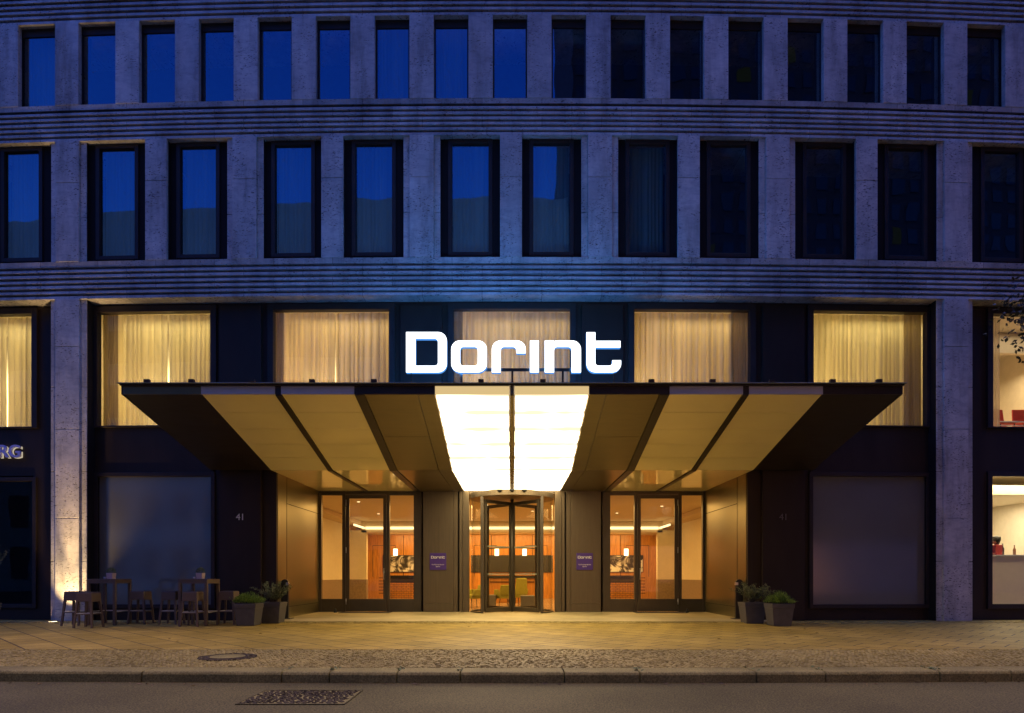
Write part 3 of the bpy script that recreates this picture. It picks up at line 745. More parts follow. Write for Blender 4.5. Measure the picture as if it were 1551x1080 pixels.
# cobbles, each with its own top, tilt and size
m, nt, out = nodes('cobbles'); L = nt.links.new
b = N(nt, 'ShaderNodeBsdfPrincipled', Roughness=.6); g = N(nt, 'ShaderNodeNewGeometry')
r = ramp(nt, g.outputs['Random Per Island'], [(0,(.26,.20,.06)),(.5,(.32,.25,.075)),(1,(.38,.30,.095))])
tc_ = N(nt, 'ShaderNodeTexCoord'); n1 = N(nt, 'ShaderNodeTexNoise', Scale=40, Detail=4.0); L(tc_.outputs['Object'], n1.inputs['Vector'])
bp = N(nt, 'ShaderNodeBump', Strength=.5, Distance=.006); L(n1.outputs['Fac'], bp.inputs['Height']); L(bp.outputs[0], b.inputs['Normal'])
n9 = N(nt, 'ShaderNodeTexNoise', Scale=.6, Detail=6.0); L(tc_.outputs['Object'], n9.inputs['Vector'])
r9 = ramp(nt, n9.outputs['Fac'], [(.3,(.7,.7,.7)),(.7,(1.15,1.15,1.15))])
mm = N(nt, 'ShaderNodeMixRGB', blend_type='MULTIPLY', Fac=1.0); L(r.outputs[0], mm.inputs[1]); L(r9.outputs[0], mm.inputs[2]); L(mm.outputs[0], b.inputs['Base Color'])
L(b.outputs[0], out.inputs[0]); M['cobble'] = m
MH = (gx(345, 9.03), -D+9.03)
def stone(mb, cx, cy, sx, sy, z, h=.03, rot=0.0):
    c, s_ = math.cos(rot), math.sin(rot); t1, t2 = R.uniform(-.004,.004), R.uniform(-.004,.004)
    vs = []
    for k, zz in ((1.0, z-h), (1.0, z-.008), (.80, z)):
        for ux, uy in ((-1,-1),(1,-1),(1,1),(-1,1)):
            x, y = ux*sx*k + (R.uniform(-.1,.1)*sx if k < 1 else 0), uy*sy*k
            vs.append((cx + x*c - y*s_, cy + x*s_ + y*c, zz + (ux*t1+uy*t2 if zz > z-h else 0)))
    fs = [(8,9,10,11)] + [(4*r_+i, 4*r_+(i+1)%4, 4*r_+4+(i+1)%4, 4*r_+4+i) for r_ in (0,1) for i in range(4)]
    mb.add(vs, fs)
mb = MB(); p = .052
y = YK1 + .04
row = 0
while y < YC - .02:
    x = -11.5 + (row % 2)*p/2
    while x < 11.5:
        yy = y + R.uniform(-.006,.006) + .012*math.sin(x*2.1+row*.3)
        if yy > YK1 + kb(x) + .035 and (x-MH[0])**2 + (yy-MH[1])**2 > .39**2:
            stone(mb, x + R.uniform(-.008,.008), yy, p*.46*R.uniform(.85,1.05), p*.45*R.uniform(.85,1.05), -.002 + R.uniform(-.006,.004), .03, R.uniform(-.25,.25))
        x += p
    y += p; row += 1
tag(mb.build('cobble_strip', M['cobble']), kind='structure')
# narrow cobble edge along the facade
mb = MB(); xx = -13
while xx < 13:
    for k in range(4): stone(mb, xx + R.uniform(-.01,.01) + (k%2)*.05, -.22 - k*.1 + bendy(xx)*.6, .045, .045, .012 + R.uniform(-.004,.003), .014, R.uniform(-.2,.2))
    xx += .105
tag(mb.build('facade_cobble_strip', M['cobble']), kind='structure')
mb = MB(); mb.box(-6.6, 6.6, -.14, 4.0, 0.0, .018); tag(mb.build('entrance_threshold', M['thresh']), kind='structure')
# kerb stones
jx = [gx(v, 7.6) for v in (-400,-200,-40,209,425,498,601,697,855,970,1147,1254,1432,1545,1700,1900,2060)]
mb = MB()
for a, b_ in zip(jx[:-1], jx[1:]):
    sub = max(1, int((b_-a)/.5)); o1 = R.uniform(-.006,.006)
    prof = lambda x: [(YK0+kb(x)+o1, -.14), (YK1+kb(x)-.01, -.14), (YK1+kb(x)-.01, .0), (YK0+kb(x)+.035+o1, .0), (YK0+kb(x)+.012+o1, -.008), (YK0+kb(x)+o1, -.035)]
    vs = []; m_ = 6
    for i in range(sub+1):
        x = a+.007 + (b_-a-.014)*i/sub; vs += [(x, yy, zz) for yy, zz in prof(x)]
    fs = [(i*m_+j, i*m_+(j+1)%m_, (i+1)*m_+(j+1)%m_, (i+1)*m_+j) for i in range(sub) for j in range(m_)] + [tuple(range(m_-1,-1,-1)), tuple(sub*m_+j for j in range(m_))]
    mb.add(vs, fs)
mb2 = mb.build('kerb', M['kerb']); tag(mb2, kind='structure'); bv = mb2.modifiers.new('b','BEVEL'); bv.width=.006; bv.limit_method='ANGLE'
# weeds in the kerb joints
M['leaf_weed'] = plain('weed_leaf', (.09,.13,.03), .6, 0, .3)
mb = MB()
for j in jx[4:14]:
    for k in range(R.choice((0,6,14,20))):
        x = j + R.gauss(0,.02); y = YK1 + kb(j) - R.uniform(.0,.3); l = R.uniform(.015,.035); a = R.uniform(0,6.28)
        mb.quad((x,y,0),(x+l*math.cos(a),y+l*math.sin(a),.008),(x+l*1.3*math.cos(a+.5),y+l*1.3*math.sin(a+.5),.02),(x+l*.6*math.cos(a+1),y+l*.6*math.sin(a+1),.014))
tag(mb.build('weeds', M['leaf_weed']), label='small green weeds growing in the kerb joints', cat='weeds', kind='stuff')

# manhole cover in the cobbles
M['iron'] = speckle('cast_iron', (.05,.036,.018), (.10,.075,.04), 50, .8, .5)
MHo = thing('manhole_cover', 'round manhole cover with dark rim set in the small cobbles', 'manhole cover', (MH[0], MH[1], 0)); MHo.scale = (.80, .80, 1)
mb = MB(); mb.cyl(0,0,-.017,.001,.47,n=48); mb.build('cobble_ring_bed', M['kerb'], MHo)
mb = MB()
for q in range(2):
    nst = 32+8*q
    for k in range(nst):
        a = 2*math.pi*k/nst; rr_ = .375+.07*q; stone(mb, rr_*math.cos(a), rr_*math.sin(a), .03, .031, .008, .02, a+math.pi/2)
mb.build('cobble_ring', M['iron'], MHo)
mb = MB(); mb.lathe([(.345,.0),(.345,.012),(.30,.012),(.30,.004),(.001,.004)],n=48); mb.build('rim', M['iron'], MHo)
mb = MB(); mb.cyl(0,0,.004,.011,.285,n=48); mb.build('lid', M['kerb'], MHo)
# stone-filled cover in the road
RC = ((gx(358,6.33)+gx(518,6.33))/2*.5 + (gx(402,7.1)+gx(551,7.1))/2*.5, -D+6.72)
DC = thing('drain_cover', 'rectangular road cover inlaid with small stones in curved rows', 'drain cover', (RC[0], RC[1], -.13))
mb = MB(); mb.box(-.52,.52,-.37,.37,0,.006); mb.build('bed', M['kerb'], DC)
mb = MB()
for a in ((-.53,.53,-.39,-.372),(-.53,.53,.372,.39),(-.53,-.515,-.372,.372),(.515,.53,-.372,.372)): mb.box(a[0],a[1],a[2],a[3],0,.012)
mb.build('frame', M['asphalt'], DC)
mb = MB()
for c0 in (-.24, .24):
    for q in range(1, 14):
        r_ = q*.052; nst = max(4, int(2*math.pi*r_/.062))
        for k in range(nst):
            a = 2*math.pi*k/nst + q*.4; x, y = c0 + r_*math.cos(a), r_*math.sin(a)
            if abs(x) < .49 and abs(y) < .345 and (x*c0 > 0) and q < 14: stone(mb, x, y, .022, .018, .014, .012, a+math.pi/2)
mb.build('stone_inlay', M['iron'], DC)

# ------------------------------------------------------------------ in-ground uplight at the left pier
ux = fx(101.5, -.4)
U = thing('ground_uplight', 'bright round in-ground uplight at the foot of the left stone pier', 'uplight', (fx(81.5,-.4), -.42+bendy(ux), -.004))
mb = MB(); mb.cyl(0,0,0,.012,.11,n=32); mb.build('rim', M['steel'], U)
mb = MB(); mb.cyl(0,0,.013,.018,.085,n=32); mb.build('lens', emit('uplight_lens', (1,.75,.42), 5), U)
light('SPOT', 'uplight_lamp', (fx(92,-.4), -.42+bendy(ux), .05), 420, (1,.68,.33), (math.radians(180-6),0,0), spot_size=math.radians(80), spot_blend=1.0, shadow_soft_size=.05)
light('SPOT', 'uplight_lamp', (fx(95,-.4), -.42+bendy(ux), .06), 1500, (1,.64,.30), (math.radians(180-4.5),0,0), spot_size=math.radians(24), spot_blend=1.0, shadow_soft_size=.04)
uxl = ux - .75
light('SPOT', 'uplight_lamp', (uxl, .05+bendy(ux), .05), 60, (1,.6,.25), (math.radians(180),0,0), spot_size=math.radians(60), spot_blend=1.0, shadow_soft_size=.05)

# ------------------------------------------------------------------ terrace furniture
M['wood'] = brushed('dark_brown_weave', (.13,.085,.05), .5, 0, (20,20,60), 3, .3)
M['rail'] = plain('pale_foot_rail', (.62,.58,.50), .35, .4, .05)
def make_stool():
    r = thing('bar_stool', '', 'bar stool'); w_ = .165
    mb = MB(); mb.taper(-w_-.006, w_+.006, -w_-.006, w_+.006, .56, -w_, w_, -w_, w_, .755); mb.build('seat', M['wood'], r, bevel=.012)
    mb = MB(); mb.box(-w_+.015, w_-.015, -w_+.015, w_-.015, .757, .768); mb.build('seat_pad', plain('seat_pad', (.07,.05,.035), .7), r, bevel=.005)
    for sx in (-1,1):
        for sy in (-1,1):
            a = sx*(w_-.018); b_ = sy*(w_-.018); A = sx*(w_+.03); B = sy*(w_+.03); t = .019
            mb = MB(); mb.taper(A-t,A+t,B-t,B+t,0, a-t-.003,a+t+.003,b_-t-.003,b_+t+.003,.56); mb.build('leg', M['wood'], r)
    e = w_+.004
    mb = MB()
    for s in (-1,1):
        mb.box(-e+.02, e-.02, s*e-.014, s*e+.014, .285, .305); mb.box(s*e-.014, s*e+.014, -e+.02, e-.02, .285, .305)
    mb.build('foot_rail', M['wood'], r)
    mb = MB()
    for s in (-1,1):
        mb.box(-e+.02, e-.02, s*e-.017, s*e+.017, .306, .316); mb.box(s*e-.017, s*e+.017, -e+.035, e-.035, .3065, .3155)
    mb.build('rail_strip', M['rail'], r)
    return r
st0 = make_stool()
stools = [ (95.3, 14.65, 'brown woven bar stool nearest the lit stone pier, half hidden behind another stool'),
           (114, 13.98, 'brown woven bar stool standing furthest forward, before the left leg of the left table'),
           (195.5, 15.1, 'dark bar stool just right of the left bar table, against the frosted window'),
           (243, 15.0, 'dark bar stool touching the left side of the right bar table'),
           (274.6, 14.4, 'brown bar stool with lighter right side standing in front of the right bar table'),
           (331, 15.0, 'bar stool between the right bar table and the planters') ]
for i, (px, d, lab) in enumerate(stools):
    o = st0 if i == 0 else copy_tree(st0)
    x = gx(px, d) + .165; o.location = (x, -D+d+.19, 0); o['label'] = lab; o['group'] = 'bar stools at the terrace tables'
def make_table():
    r = thing('bar_table', '', 'bar table'); h = 1.045; a = .325
    mb = MB(); mb.box(-a, a, -a, a, h-.03, h); mb.build('table_top', M['wood'], r, bevel=.004)
    mb = MB()
    for s in (-1,1):
        mb.box(-a+.06, a-.06, s*(a-.02)-.015, s*(a-.02)+.015, h-.10, h-.031); mb.box(s*(a-.02)-.015, s*(a-.02)+.015, -a+.06, a-.06, h-.10, h-.031)
    mb.build('apron', M['wood'], r)
    for sx in (-1,1):
        for sy in (-1,1):
            mb = MB(); x0, x1 = sorted((sx*(a-.062), sx*(a-.002))); y0, y1 = sorted((sy*(a-.062), sy*(a-.002)))
            mb.box(x0,x1,y0,y1,0,h-.031); mb.build('leg', M['wood'], r, bevel=.004)
    mb = MB(); 
    for s in (-1, 1): mb.box(s*(a-.03)-.012, s*(a-.03)+.012, -a+.062, a-.062, .29, .315)
    mb.box(-a+.062, a-.062, a-.042, a-.018, .289, .314); mb.build('foot_rail', M['rail'], r)
    return r
t0 = make_table(); t1 = copy_tree(t0)
T1 = (gx(131,14.8)+.325, -D+14.8+.325); T2 = (gx(269.5,14.6)+.325, -D+14.6+.325)
t0.location = (*T1, 0); t1.location = (*T2, 0)
t0['label'] = 'tall square brown bar table nearer the lit stone pier'; t1['label'] = 'tall square brown bar table nearer the planters'
t0['group'] = t1['group'] = 'terrace bar tables'

# ------------------------------------------------------------------ leaves
def leafmat(name, c):
    m, nt, out = nodes(name); L = nt.links.new
    g = N(nt, 'ShaderNodeNewGeometry')
    r = ramp(nt, g.outputs['Random Per Island'], [(0,[x*.55 for x in c]),(.6,c),(1,[x*1.6 for x in c])])
    b = N(nt, 'ShaderNodeBsdfPrincipled', Roughness=.45); L(r.outputs[0], b.inputs['Base Color'])
    t = N(nt, 'ShaderNodeBsdfTranslucent'); L(r.outputs[0], t.inputs[0])
    mx = N(nt, 'ShaderNodeMixShader', Fac=.3); L(b.outputs[0], mx.inputs[1]); L(t.outputs[0], mx.inputs[2]); L(mx.outputs[0], out.inputs[0]); return m
M['olive_leaf'] = leafmat('olive_leaf', (.19,.22,.09)); M['grass_leaf'] = leafmat('grass_leaf', (.16,.26,.03)); M['tree_leaf'] = leafmat('tree_leaf', (.018,.024,.012))
M['bark'] = plain('bark', (.09,.07,.05), .9, 0, .3, 20, .5)
M['pot'] = brushed('dark_grey_pot', (.075,.068,.06), .55, 0, (1,1,1), 8, .15)
M['soil'] = plain('soil', (.04,.03,.02), .95)
def leaf(mb, p, d, l, w_):
    d = d.normalized(); s_ = d.orthogonal().normalized(); s_ = Matrix.Rotation(R.uniform(0,6.28), 3, d) @ s_
    n_ = d.cross(s_)
    a = p; c = p + d*l; m_ = p + d*l*.5
    mb.add([a, m_+s_*w_+n_*w_*.2, c, m_-s_*w_+n_*w_*.2], [(0,1,2,3)])
def rnd_dir(up=0.0):
    v = Vector((R.gauss(0,1), R.gauss(0,1), R.gauss(0,1)+up)); return v.normalized()
def planter(label, group, loc, kind, s=1.0):
    w_ = .245; h = .49
    r = thing('planter', label, 'planter', loc, group)
    mb = MB(); mb.taper(-w_*.80, w_*.80, -w_*.80, w_*.80, 0, -w_*.97, w_*.97, -w_*.97, w_*.97, h*.80)
    mb.taper(-w_*1.0, w_*1.0, -w_*1.0, w_*1.0, h*.80+.001, -w_*1.04, w_*1.04, -w_*1.04, w_*1.04, h); mb.build('pot', M['pot'], r, bevel=.006)
    mb = MB(); mb.box(-w_*.9, w_*.9, -w_*.9, w_*.9, h+.001, h+.008); mb.build('soil', M['soil'], r)
    mb = MB()
    if kind == 'grass':
        cl_ = [(R.uniform(-.24,.24), R.uniform(-.24,.24), R.uniform(.55,1.25)) for _ in range(22)]
        for k in range(3000):
            cx_, cy_, ch_ = R.choice(cl_); x, y = cx_ + R.gauss(0,.05), cy_ + R.gauss(0,.05); q = min(.27, math.hypot(x, y))
            top = .21*(1-(q/.34)**2) + .02
            z = h + R.uniform(.15, 1)*top*ch_
            leaf(mb, Vector((x,y,z)), Vector((x*2.2, y*2.2, .8)) + rnd_dir()*.4, R.uniform(.03,.075), R.uniform(.003,.006))
        mb.build('foliage', M['grass_leaf'], r)
        mb = MB()
        for k in range(60):
            a = R.uniform(0,6.28); q = R.uniform(0,.2); mb.tube((q*.6*math.cos(a), q*.6*math.sin(a), h), (q*1.1*math.cos(a), q*1.1*math.sin(a), h+.15), .003, .001, 4)
        mb.build('stem', M['grass_leaf'], r)
    else:
        st = MB()
        tips = []
        for k in range(34):
            a = R.uniform(0,6.28); sp_ = R.uniform(.05,.50)
            p0 = Vector((R.uniform(-.06,.06), R.uniform(-.06,.06), h)); p1 = p0 + Vector((sp_*.5*math.cos(a), sp_*.5*math.sin(a), R.uniform(.12,.28)*s))
            p2 = p1 + Vector((sp_*.6*math.cos(a+.3), sp_*.6*math.sin(a+.3), R.uniform(.03,.26)*s))
            st.tube(p0, p1, .006, .004, 5); st.tube(p1, p2, .004, .001, 5); tips.append((p0.lerp(p1,.55), p1)); tips.append((p1, p2)); tips.append((p1,p2))
        for a_, b_ in tips:
            for k in range(36):
                t = R.random(); p = a_.lerp(b_, t) + rnd_dir()*R.uniform(.0,.045)
                leaf(mb, p, (b_-a_).normalized()*.25 + rnd_dir(.25), R.uniform(.025,.045), R.uniform(.006,.011))
        mb.build('foliage', M['olive_leaf'], r); st.build('stem', M['bark'], r)
    return r
g_ = 'square planters flanking the entrance'
planter('low bright green leafy planter in front, at the left of the entrance', g_, (gx(353,14.6)+.25, -D+14.6+.25, 0), 'grass')
planter('taller olive shrub in a dark square planter left of the entrance beside the black post', g_, (gx(393,15.35)+.25, -D+15.3+.25, 0), 'olive')
planter('low bright green leafy planter furthest right of the entrance', g_, (gx(1204,14.5)-.25, -D+14.5+.25, 0), 'grass')
planter('wider olive shrub in a dark square planter right of the entrance beside the black post', g_, (gx(1158,15.3)-.22, -D+15.25+.25, 0), 'olive')
q_ = planter('olive tree in a planter by the shop window at the left edge, warmly lit', g_, (gx(-32,14.9), -D+15.0, 0), 'olive', 2.6)

M['pinkpot'] = plain('pale_pink_pot', (.55,.40,.36), .5, 0, .05)
for (tx, ty), px, lab in ((T1, 171, 'small pink pot with a dark green herb on the left bar table'), (T2, 306, 'small pink pot with a dark green herb on the right bar table')):
    x = gx(px, ty+D-.05)
    r = thing('herb_pot', lab, 'potted herb', (x-.02, ty-.08, 1.047), 'herb pots on the bar tables')
    mb = MB(); mb.taper(-.065,.065,-.065,.065,0,-.075,.075,-.075,.075,.135); mb.build('pot', M['pinkpot'], r, bevel=.004)
    mb = MB()
    for k in range(420):
        v = rnd_dir(.4); p = Vector((v.x*.075, v.y*.075, .15+abs(v.z)*.09))*1.0; leaf(mb, p, v+rnd_dir()*.6, .03, .007)
    mb.build('foliage', M['olive_leaf'], r)
    c = thing('tea_light', 'small glass tea light beside the pink pot on the %s table' % ('left' if px == 171 else 'right'), 'candle holder', (x-.14, ty-.12, 1.047), 'tea lights on the bar tables')
    mb = MB(); mb.lathe([(.025,0),(.03,.03),(.03,.045),(.022,.045),(.02,.01)], n=16); mb.build('glass_cup', plain('cup', (.6,.55,.5), .1), c)
    mb = MB(); mb.cyl(0,0,.012,.03,.018,n=12); mb.build('candle', M['white'], c)

# black posts at the entrance
for px, s, lab in ((432, 1, 'black waist-high post with rounded top left of the entrance'), (1119, -1, 'black waist-high post with rounded top right of the entrance')):
    d = 16.75; r = thing('ashtray_post', lab, 'ashtray post', (gx(px, d)*1.0, -D+d, .018), 'black posts flanking the entrance')
    mb = MB(); mb.box(-.17,.17,-.15,.15,0,.02); mb.build('base_plate', M['black'], r, bevel=.005)
    prof = [(-.09,.02)] ; n_ = 10
    pts = [(-.09,.02)] + [(-.09*math.cos(math.pi*i/n_), .92+.09*math.sin(math.pi*i/n_)) for i in range(n_+1)] + [(.09,.02)]
    pts = [(x_*1, z_) for x_, z_ in pts]
    mb = MB(); vs = [(x_, -.05, z_) for x_, z_ in pts] + [(x_, .05, z_) for x_, z_ in pts]; k_ = len(pts)
    mb.add(vs, [tuple(range(k_)), tuple(range(2*k_-1, k_-1, -1))] + [(i, k_+i, k_+(i+1)%k_, (i+1)%k_) for i in range(k_)]); mb.build('body', M['black'], r, bevel=.006)
    mb = MB(); mb.box(min(s*.03,s*.10), max(s*.03,s*.10), -.056, .03, .86, .93); mb.build('ash_slot', M['steel'], r, bevel=.004)
for px, lab in ((508, 'small black door stop on the floor by the left side door'), (1041, 'small black door stop on the floor by the right side door')):
    d = 19.6; r = MB(); r.cyl(0,0,0,.05,.05,n=16); r.lathe([(.03,.05),(.035,.09),(.02,.11)],n=16); tag(r.build('door_stop', M['black'], loc=(gx(px,d), -D+d, .019)), lab, 'door stop', 'door stops by the side doors')
for px, lab in ((553, 'dark doormat in front of the left side door'), (1000, 'dark doormat in front of the right side door')):
    r = MB(); r.box(-.75,.75,-.28,.28,0,.012); tag(r.build('doormat', plain('mat', (.05,.04,.03), .95), loc=(gx(px,19.5), -D+19.55, .019)), lab, 'doormat', 'doormats at the side doors')

# ------------------------------------------------------------------ lobby
LB = H
M['ceil'] = plain('lobby_ceiling', (.7,.56,.36), .8, 0, .03)
M['lob_wall'] = plain('lobby_cream_wall', (.78,.68,.45), .8, 0, .03)
M['wains'] = plain('stone_wainscot', (.30,.22,.14), .5, 0, .15, 12)
def wood_mat(name, c, rough=.3):
    m, nt, out = nodes(name); L = nt.links.new
    b = N(nt, 'ShaderNodeBsdfPrincipled', Roughness=rough); tc = N(nt, 'ShaderNodeTexCoord'); mp = N(nt, 'ShaderNodeMapping'); mp.inputs['Scale'].default_value = (5,5,.5); L(tc.outputs['Object'], mp.inputs[0])
    no = N(nt, 'ShaderNodeTexNoise', Scale=3.0, Detail=8.0, Distortion=1.0); L(mp.outputs[0], no.inputs['Vector'])
    r = ramp(nt, no.outputs['Fac'], [(.3,[x*.7 for x in c]),(.7,[x*1.15 for x in c])]); L(r.outputs[0], b.inputs['Base Color']); L(b.outputs[0], out.inputs[0]); return m
M['cherry'] = wood_mat('cherry_wood', (.55,.23,.04)); M['cherry2'] = wood_mat('cherry_desk', (.5,.21,.04))
W = 7.6; YB = 16.0
mb = MB()
for s in (-1,1):
    a, b_ = sorted((s*W, s*(W+.1))); mb.box(a, b_, YD+.1, YB, .95, 3.62)
    a, b_ = sorted((s*W, s*6.67)); mb.box(a, b_, 14.0, 14.3, .95, 3.2)
    a, b_ = sorted((s*5.9, s*(W+.1))); mb.box(a, b_, YD+.09, YD+.2, 0, 3.62)
mb.box(-W-.1, W+.1, YB+.06, YB+.15, 0, 3.62)
mb.build('lobby_wall', M['lob_wall'], LB)
mb = MB()
for s in (-1,1):
    a, b_ = sorted((s*(W-.01), s*(W+.1))); mb.box(a, b_, YD+.21, 13.98, 0, .949)
    a, b_ = sorted((s*(W-.02), s*6.66)); mb.box(a, b_, 13.985, 14.31, 0, .949)
mb.build('wainscot', M['wains'], LB)
mb = MB(); mb.box(-W-.1, W+.1, YD+.1, YB+.1, 3.63, 3.75); mb.box(-6.9, 6.9, 14.0, YB, 3.1, 3.62)
for s in (-1,1):
    a, b_ = sorted((s*6.9, s*W)); mb.box(a, b_, YD+2.0, YB, 3.45, 3.62)
mb.build('lobby_ceiling', M['ceil'], LB)
mb = MB(); mb.box(-6.7, 6.7, 13.93, 13.985, 3.24, 3.36)
for s in (-1,1): mb.box(min(s*6.72,s*6.78), max(s*6.72,s*6.78), 12.0, 13.92, 3.26, 3.34)
mb.build('cove_light', emit('cove', (1,.76,.36), 2.2), LB)
mb = MB(); mb.box(-W, W, YD+.05, YB, 0, .012); mb.build('lobby_floor', plain('lobby_floor', (.35,.26,.16), .2, 0, .08, 2), LB)
mb = MB(); mb.box(-7.1, 7.1, YB-.02, YB+.05, 0, 3.2)
mb.build('wood_wall', M['cherry'], LB)
mb = MB()
for x in (-5.3,-3.0,-1.0,1.0,3.0,5.3): mb.box(x-.012, x+.012, YB-.03, YB-.0205, 0, 3.2)
for s in (-1,1):
    for k in range(6): mb.box(min(s*5.4,s*6.5), max(s*5.4,s*6.5), YB-.03, YB-.0205, .25+k*.15, .28+k*.15)
mb.build('wood_joint', M['panel_edge'], LB)
OR = (1,.60,.19)
light('AREA', 'lobby_lamp', (0, 9.5, 3.55), 700, OR, (0,0,0), 10, 6)
light('AREA', 'lobby_lamp', (0, 14.2, 3.05), 400, OR, (math.radians(30),0,0), 12, .4)
light('AREA', 'lobby_lamp', (0, 5.6, 3.4), 110, OR, (0,0,0), 11, .8)

# desks
def desk(x0, x1, lab, weave):
    d0 = 10.6; xm = (x0+x1)/2; hw = (x1-x0)/2
    r = thing('reception_desk', lab, 'reception desk', (xm, d0, .012), 'reception desks in the lobby')
    mb = MB(); mb.box(-hw, hw, 0, .5, 0, 1.0); mb.build('body', M['olive_dk'] if weave else M['cherry2'], r, bevel=.008)
    mb = MB(); mb.box(-hw-.02, hw+.02, -.05, .55, 1.002, 1.12); mb.build('counter_top', M['black'], r, bevel=.006)
    mb = MB(); mb.box(-hw+.1, hw-.1, -.03, -.002, .84, .87); mb.build('ledge', M['black'], r)
    if weave:
        mb = MB()
        for row in range(11):
            for k in range(int(2*hw/.2)):
                x = -hw + .1 + k*.2 + (row%2)*.1
                if x < hw-.08: mb.box(x-.09, x+.09, -.025-(row%2)*.01, -.002, .02+row*.074, .02+row*.074+.06)
        mb.build('weave_front', M['cherry'], r)
desk(-5.1, -2.6, 'wooden reception desk with woven front seen through the left side door', True)
desk(-1.0, 1.0, 'plain wooden reception desk seen through the revolving door', False)
desk(2.6, 5.1, 'wooden reception desk with woven front seen through the right side door', True)
# wall art: plain black and white abstract stand-ins
m, nt, out = nodes('abstract_print'); L = nt.links.new
b = N(nt, 'ShaderNodeBsdfPrincipled', Roughness=.3); tc_ = N(nt, 'ShaderNodeTexCoord'); no = N(nt, 'ShaderNodeTexNoise', Scale=1.7, Detail=3.0, Distortion=2.0); L(tc_.outputs['Object'], no.inputs['Vector'])
r = ramp(nt, no.outputs['Fac'], [(.42,(.03,.025,.02)),(.50,(.25,.22,.18)),(.56,(.7,.66,.58))]); L(r.outputs[0], b.inputs['Base Color']); L(b.outputs[0], out.inputs[0]); M['art'] = m
for i, (a, b_, mt, lab) in enumerate(((-6.3,-4.7,'art','black and white abstract picture on the wood wall, through the left side door'), (-4.4,-3.0,'white','pale blank panel on the wood wall left of the revolving door'),
        (-2.0,2.0,'black','long black glossy panel on the wood wall behind the middle desk'), (3.6,4.4,'white','pale blank panel on the wood wall right of the revolving door'), (4.6,6.4,'art','black and white abstract picture on the wood wall, through the right side door'))):
    xm = (a+b_)/2; r = thing('wall_picture', lab, 'wall picture', (xm, YB-.035, 1.28), 'pictures on the lobby wood wall')
    hw = (b_-a)/2; mb = MB(); mb.box(-hw, hw, -.04, 0, 0, .84); mb.build('picture_frame', M['black'], r)
    mb = MB(); mb.box(-hw+.03, hw-.03, -.045, -.041, .03, .81); mb.build('print', M[mt], r)
# pendants
for px, lab in ((599,'glowing cylinder pendant seen through the left side door'),(752.5,'left glowing cylinder pendant above the middle desk'),(794.5,'right glowing cylinder pendant above the middle desk'),(948.5,'glowing cylinder pendant seen through the right side door')):
    d = 26.4; r = thing('pendant_lamp', lab, 'pendant lamp', (gx(px,d), -D+d, 1.93), 'lobby pendant lamps')
    mb = MB(); mb.cyl(0,0,0,.27,.085,n=20); mb.build('lamp_shade', emit('pendant_glow', (1,.80,.45), 4.5) if px == 599 else bpy.data.materials['pendant_glow'], r)
    mb = MB(); mb.cyl(0,0,.27,.31,.03,n=12); mb.tube((0,0,.3),(0,0,.40),.006,.006); mb.box(-.01, 1.0 if px < 775 else .01, -.01,.01,.40,.415) if False else mb.box(-.9 if px in (599,752.5) else -.01, .01 if px in (599,752.5) else .9, -.01,.01,.40,.418)
    s_ = -1 if px in (599,752.5) else 1
    mb.box(min(s_*.9,s_*.92), max(s_*.9,s_*.92), -.01,.01,-.85,.418)
    mb.build('arm', M['black'], r)
# armchairs and stool cubes
M['lime'] = plain('lime_fabric', (.42,.40,.05), .8, 0, .1, 30, .3, 200); M['greyfab'] = plain('grey_fabric', (.22,.21,.18), .85, 0, .1, 30)
def armchair(px, d, rz, lab, tall=False):
    r = thing('armchair', lab, 'armchair', (gx(px,d), -D+d, .012), 'lime armchairs in the lobby', rz)
    mb = MB(); mb.box(-.26,.26,-.26,.26,.30,.44); mb.build('seat', M['lime'], r, bevel=.04)
    h = 1.02 if tall else .78
    mb = MB(); mb.taper(-.27,.27,.20,.29,.42,-.22,.22,.27,.35,h); mb.build('backrest', M['lime'], r, bevel=.03)
    for s in (-1,1):
        mb = MB(); mb.taper(min(s*.25,s*.31),max(s*.25,s*.31),-.22,.24,.40,min(s*.27,s*.33),max(s*.27,s*.33),-.1,.28,.62); mb.build('armrest', M['lime'], r, bevel=.02)
        for t in (-1,1):
            mb = MB(); mb.tube((s*.27,t*.25,0),(s*.2,t*.2,.31),.012,.016); mb.build('leg', M['black'], r)
armchair(718, 23.2, math.radians(-60), 'lime armchair at the far left of the revolving door opening')
armchair(763, 23.4, math.radians(200), 'lime armchair in the middle, with its low back turned to the entrance')
armchair(783, 24.3, math.radians(215), 'taller lime armchair behind the middle one', True)
for px, d, lab in ((799, 22.6, 'light grey upholstered cube stool right of the lime armchairs'), (741, 23.3, 'darker grey cube stool between the two left lime armchairs')):
    r = thing('cube_stool', lab, 'cube stool', (gx(px,d), -D+d, .012), 'cube stools in the lobby')
    mb = MB(); mb.box(-.24,.24,-.24,.24,.03,.43); mb.build('cushion', M['greyfab'], r, bevel=.03)
    mb = MB(); mb.box(-.22,.22,-.22,.22,0,.029); mb.build('plinth', M['black'], r)

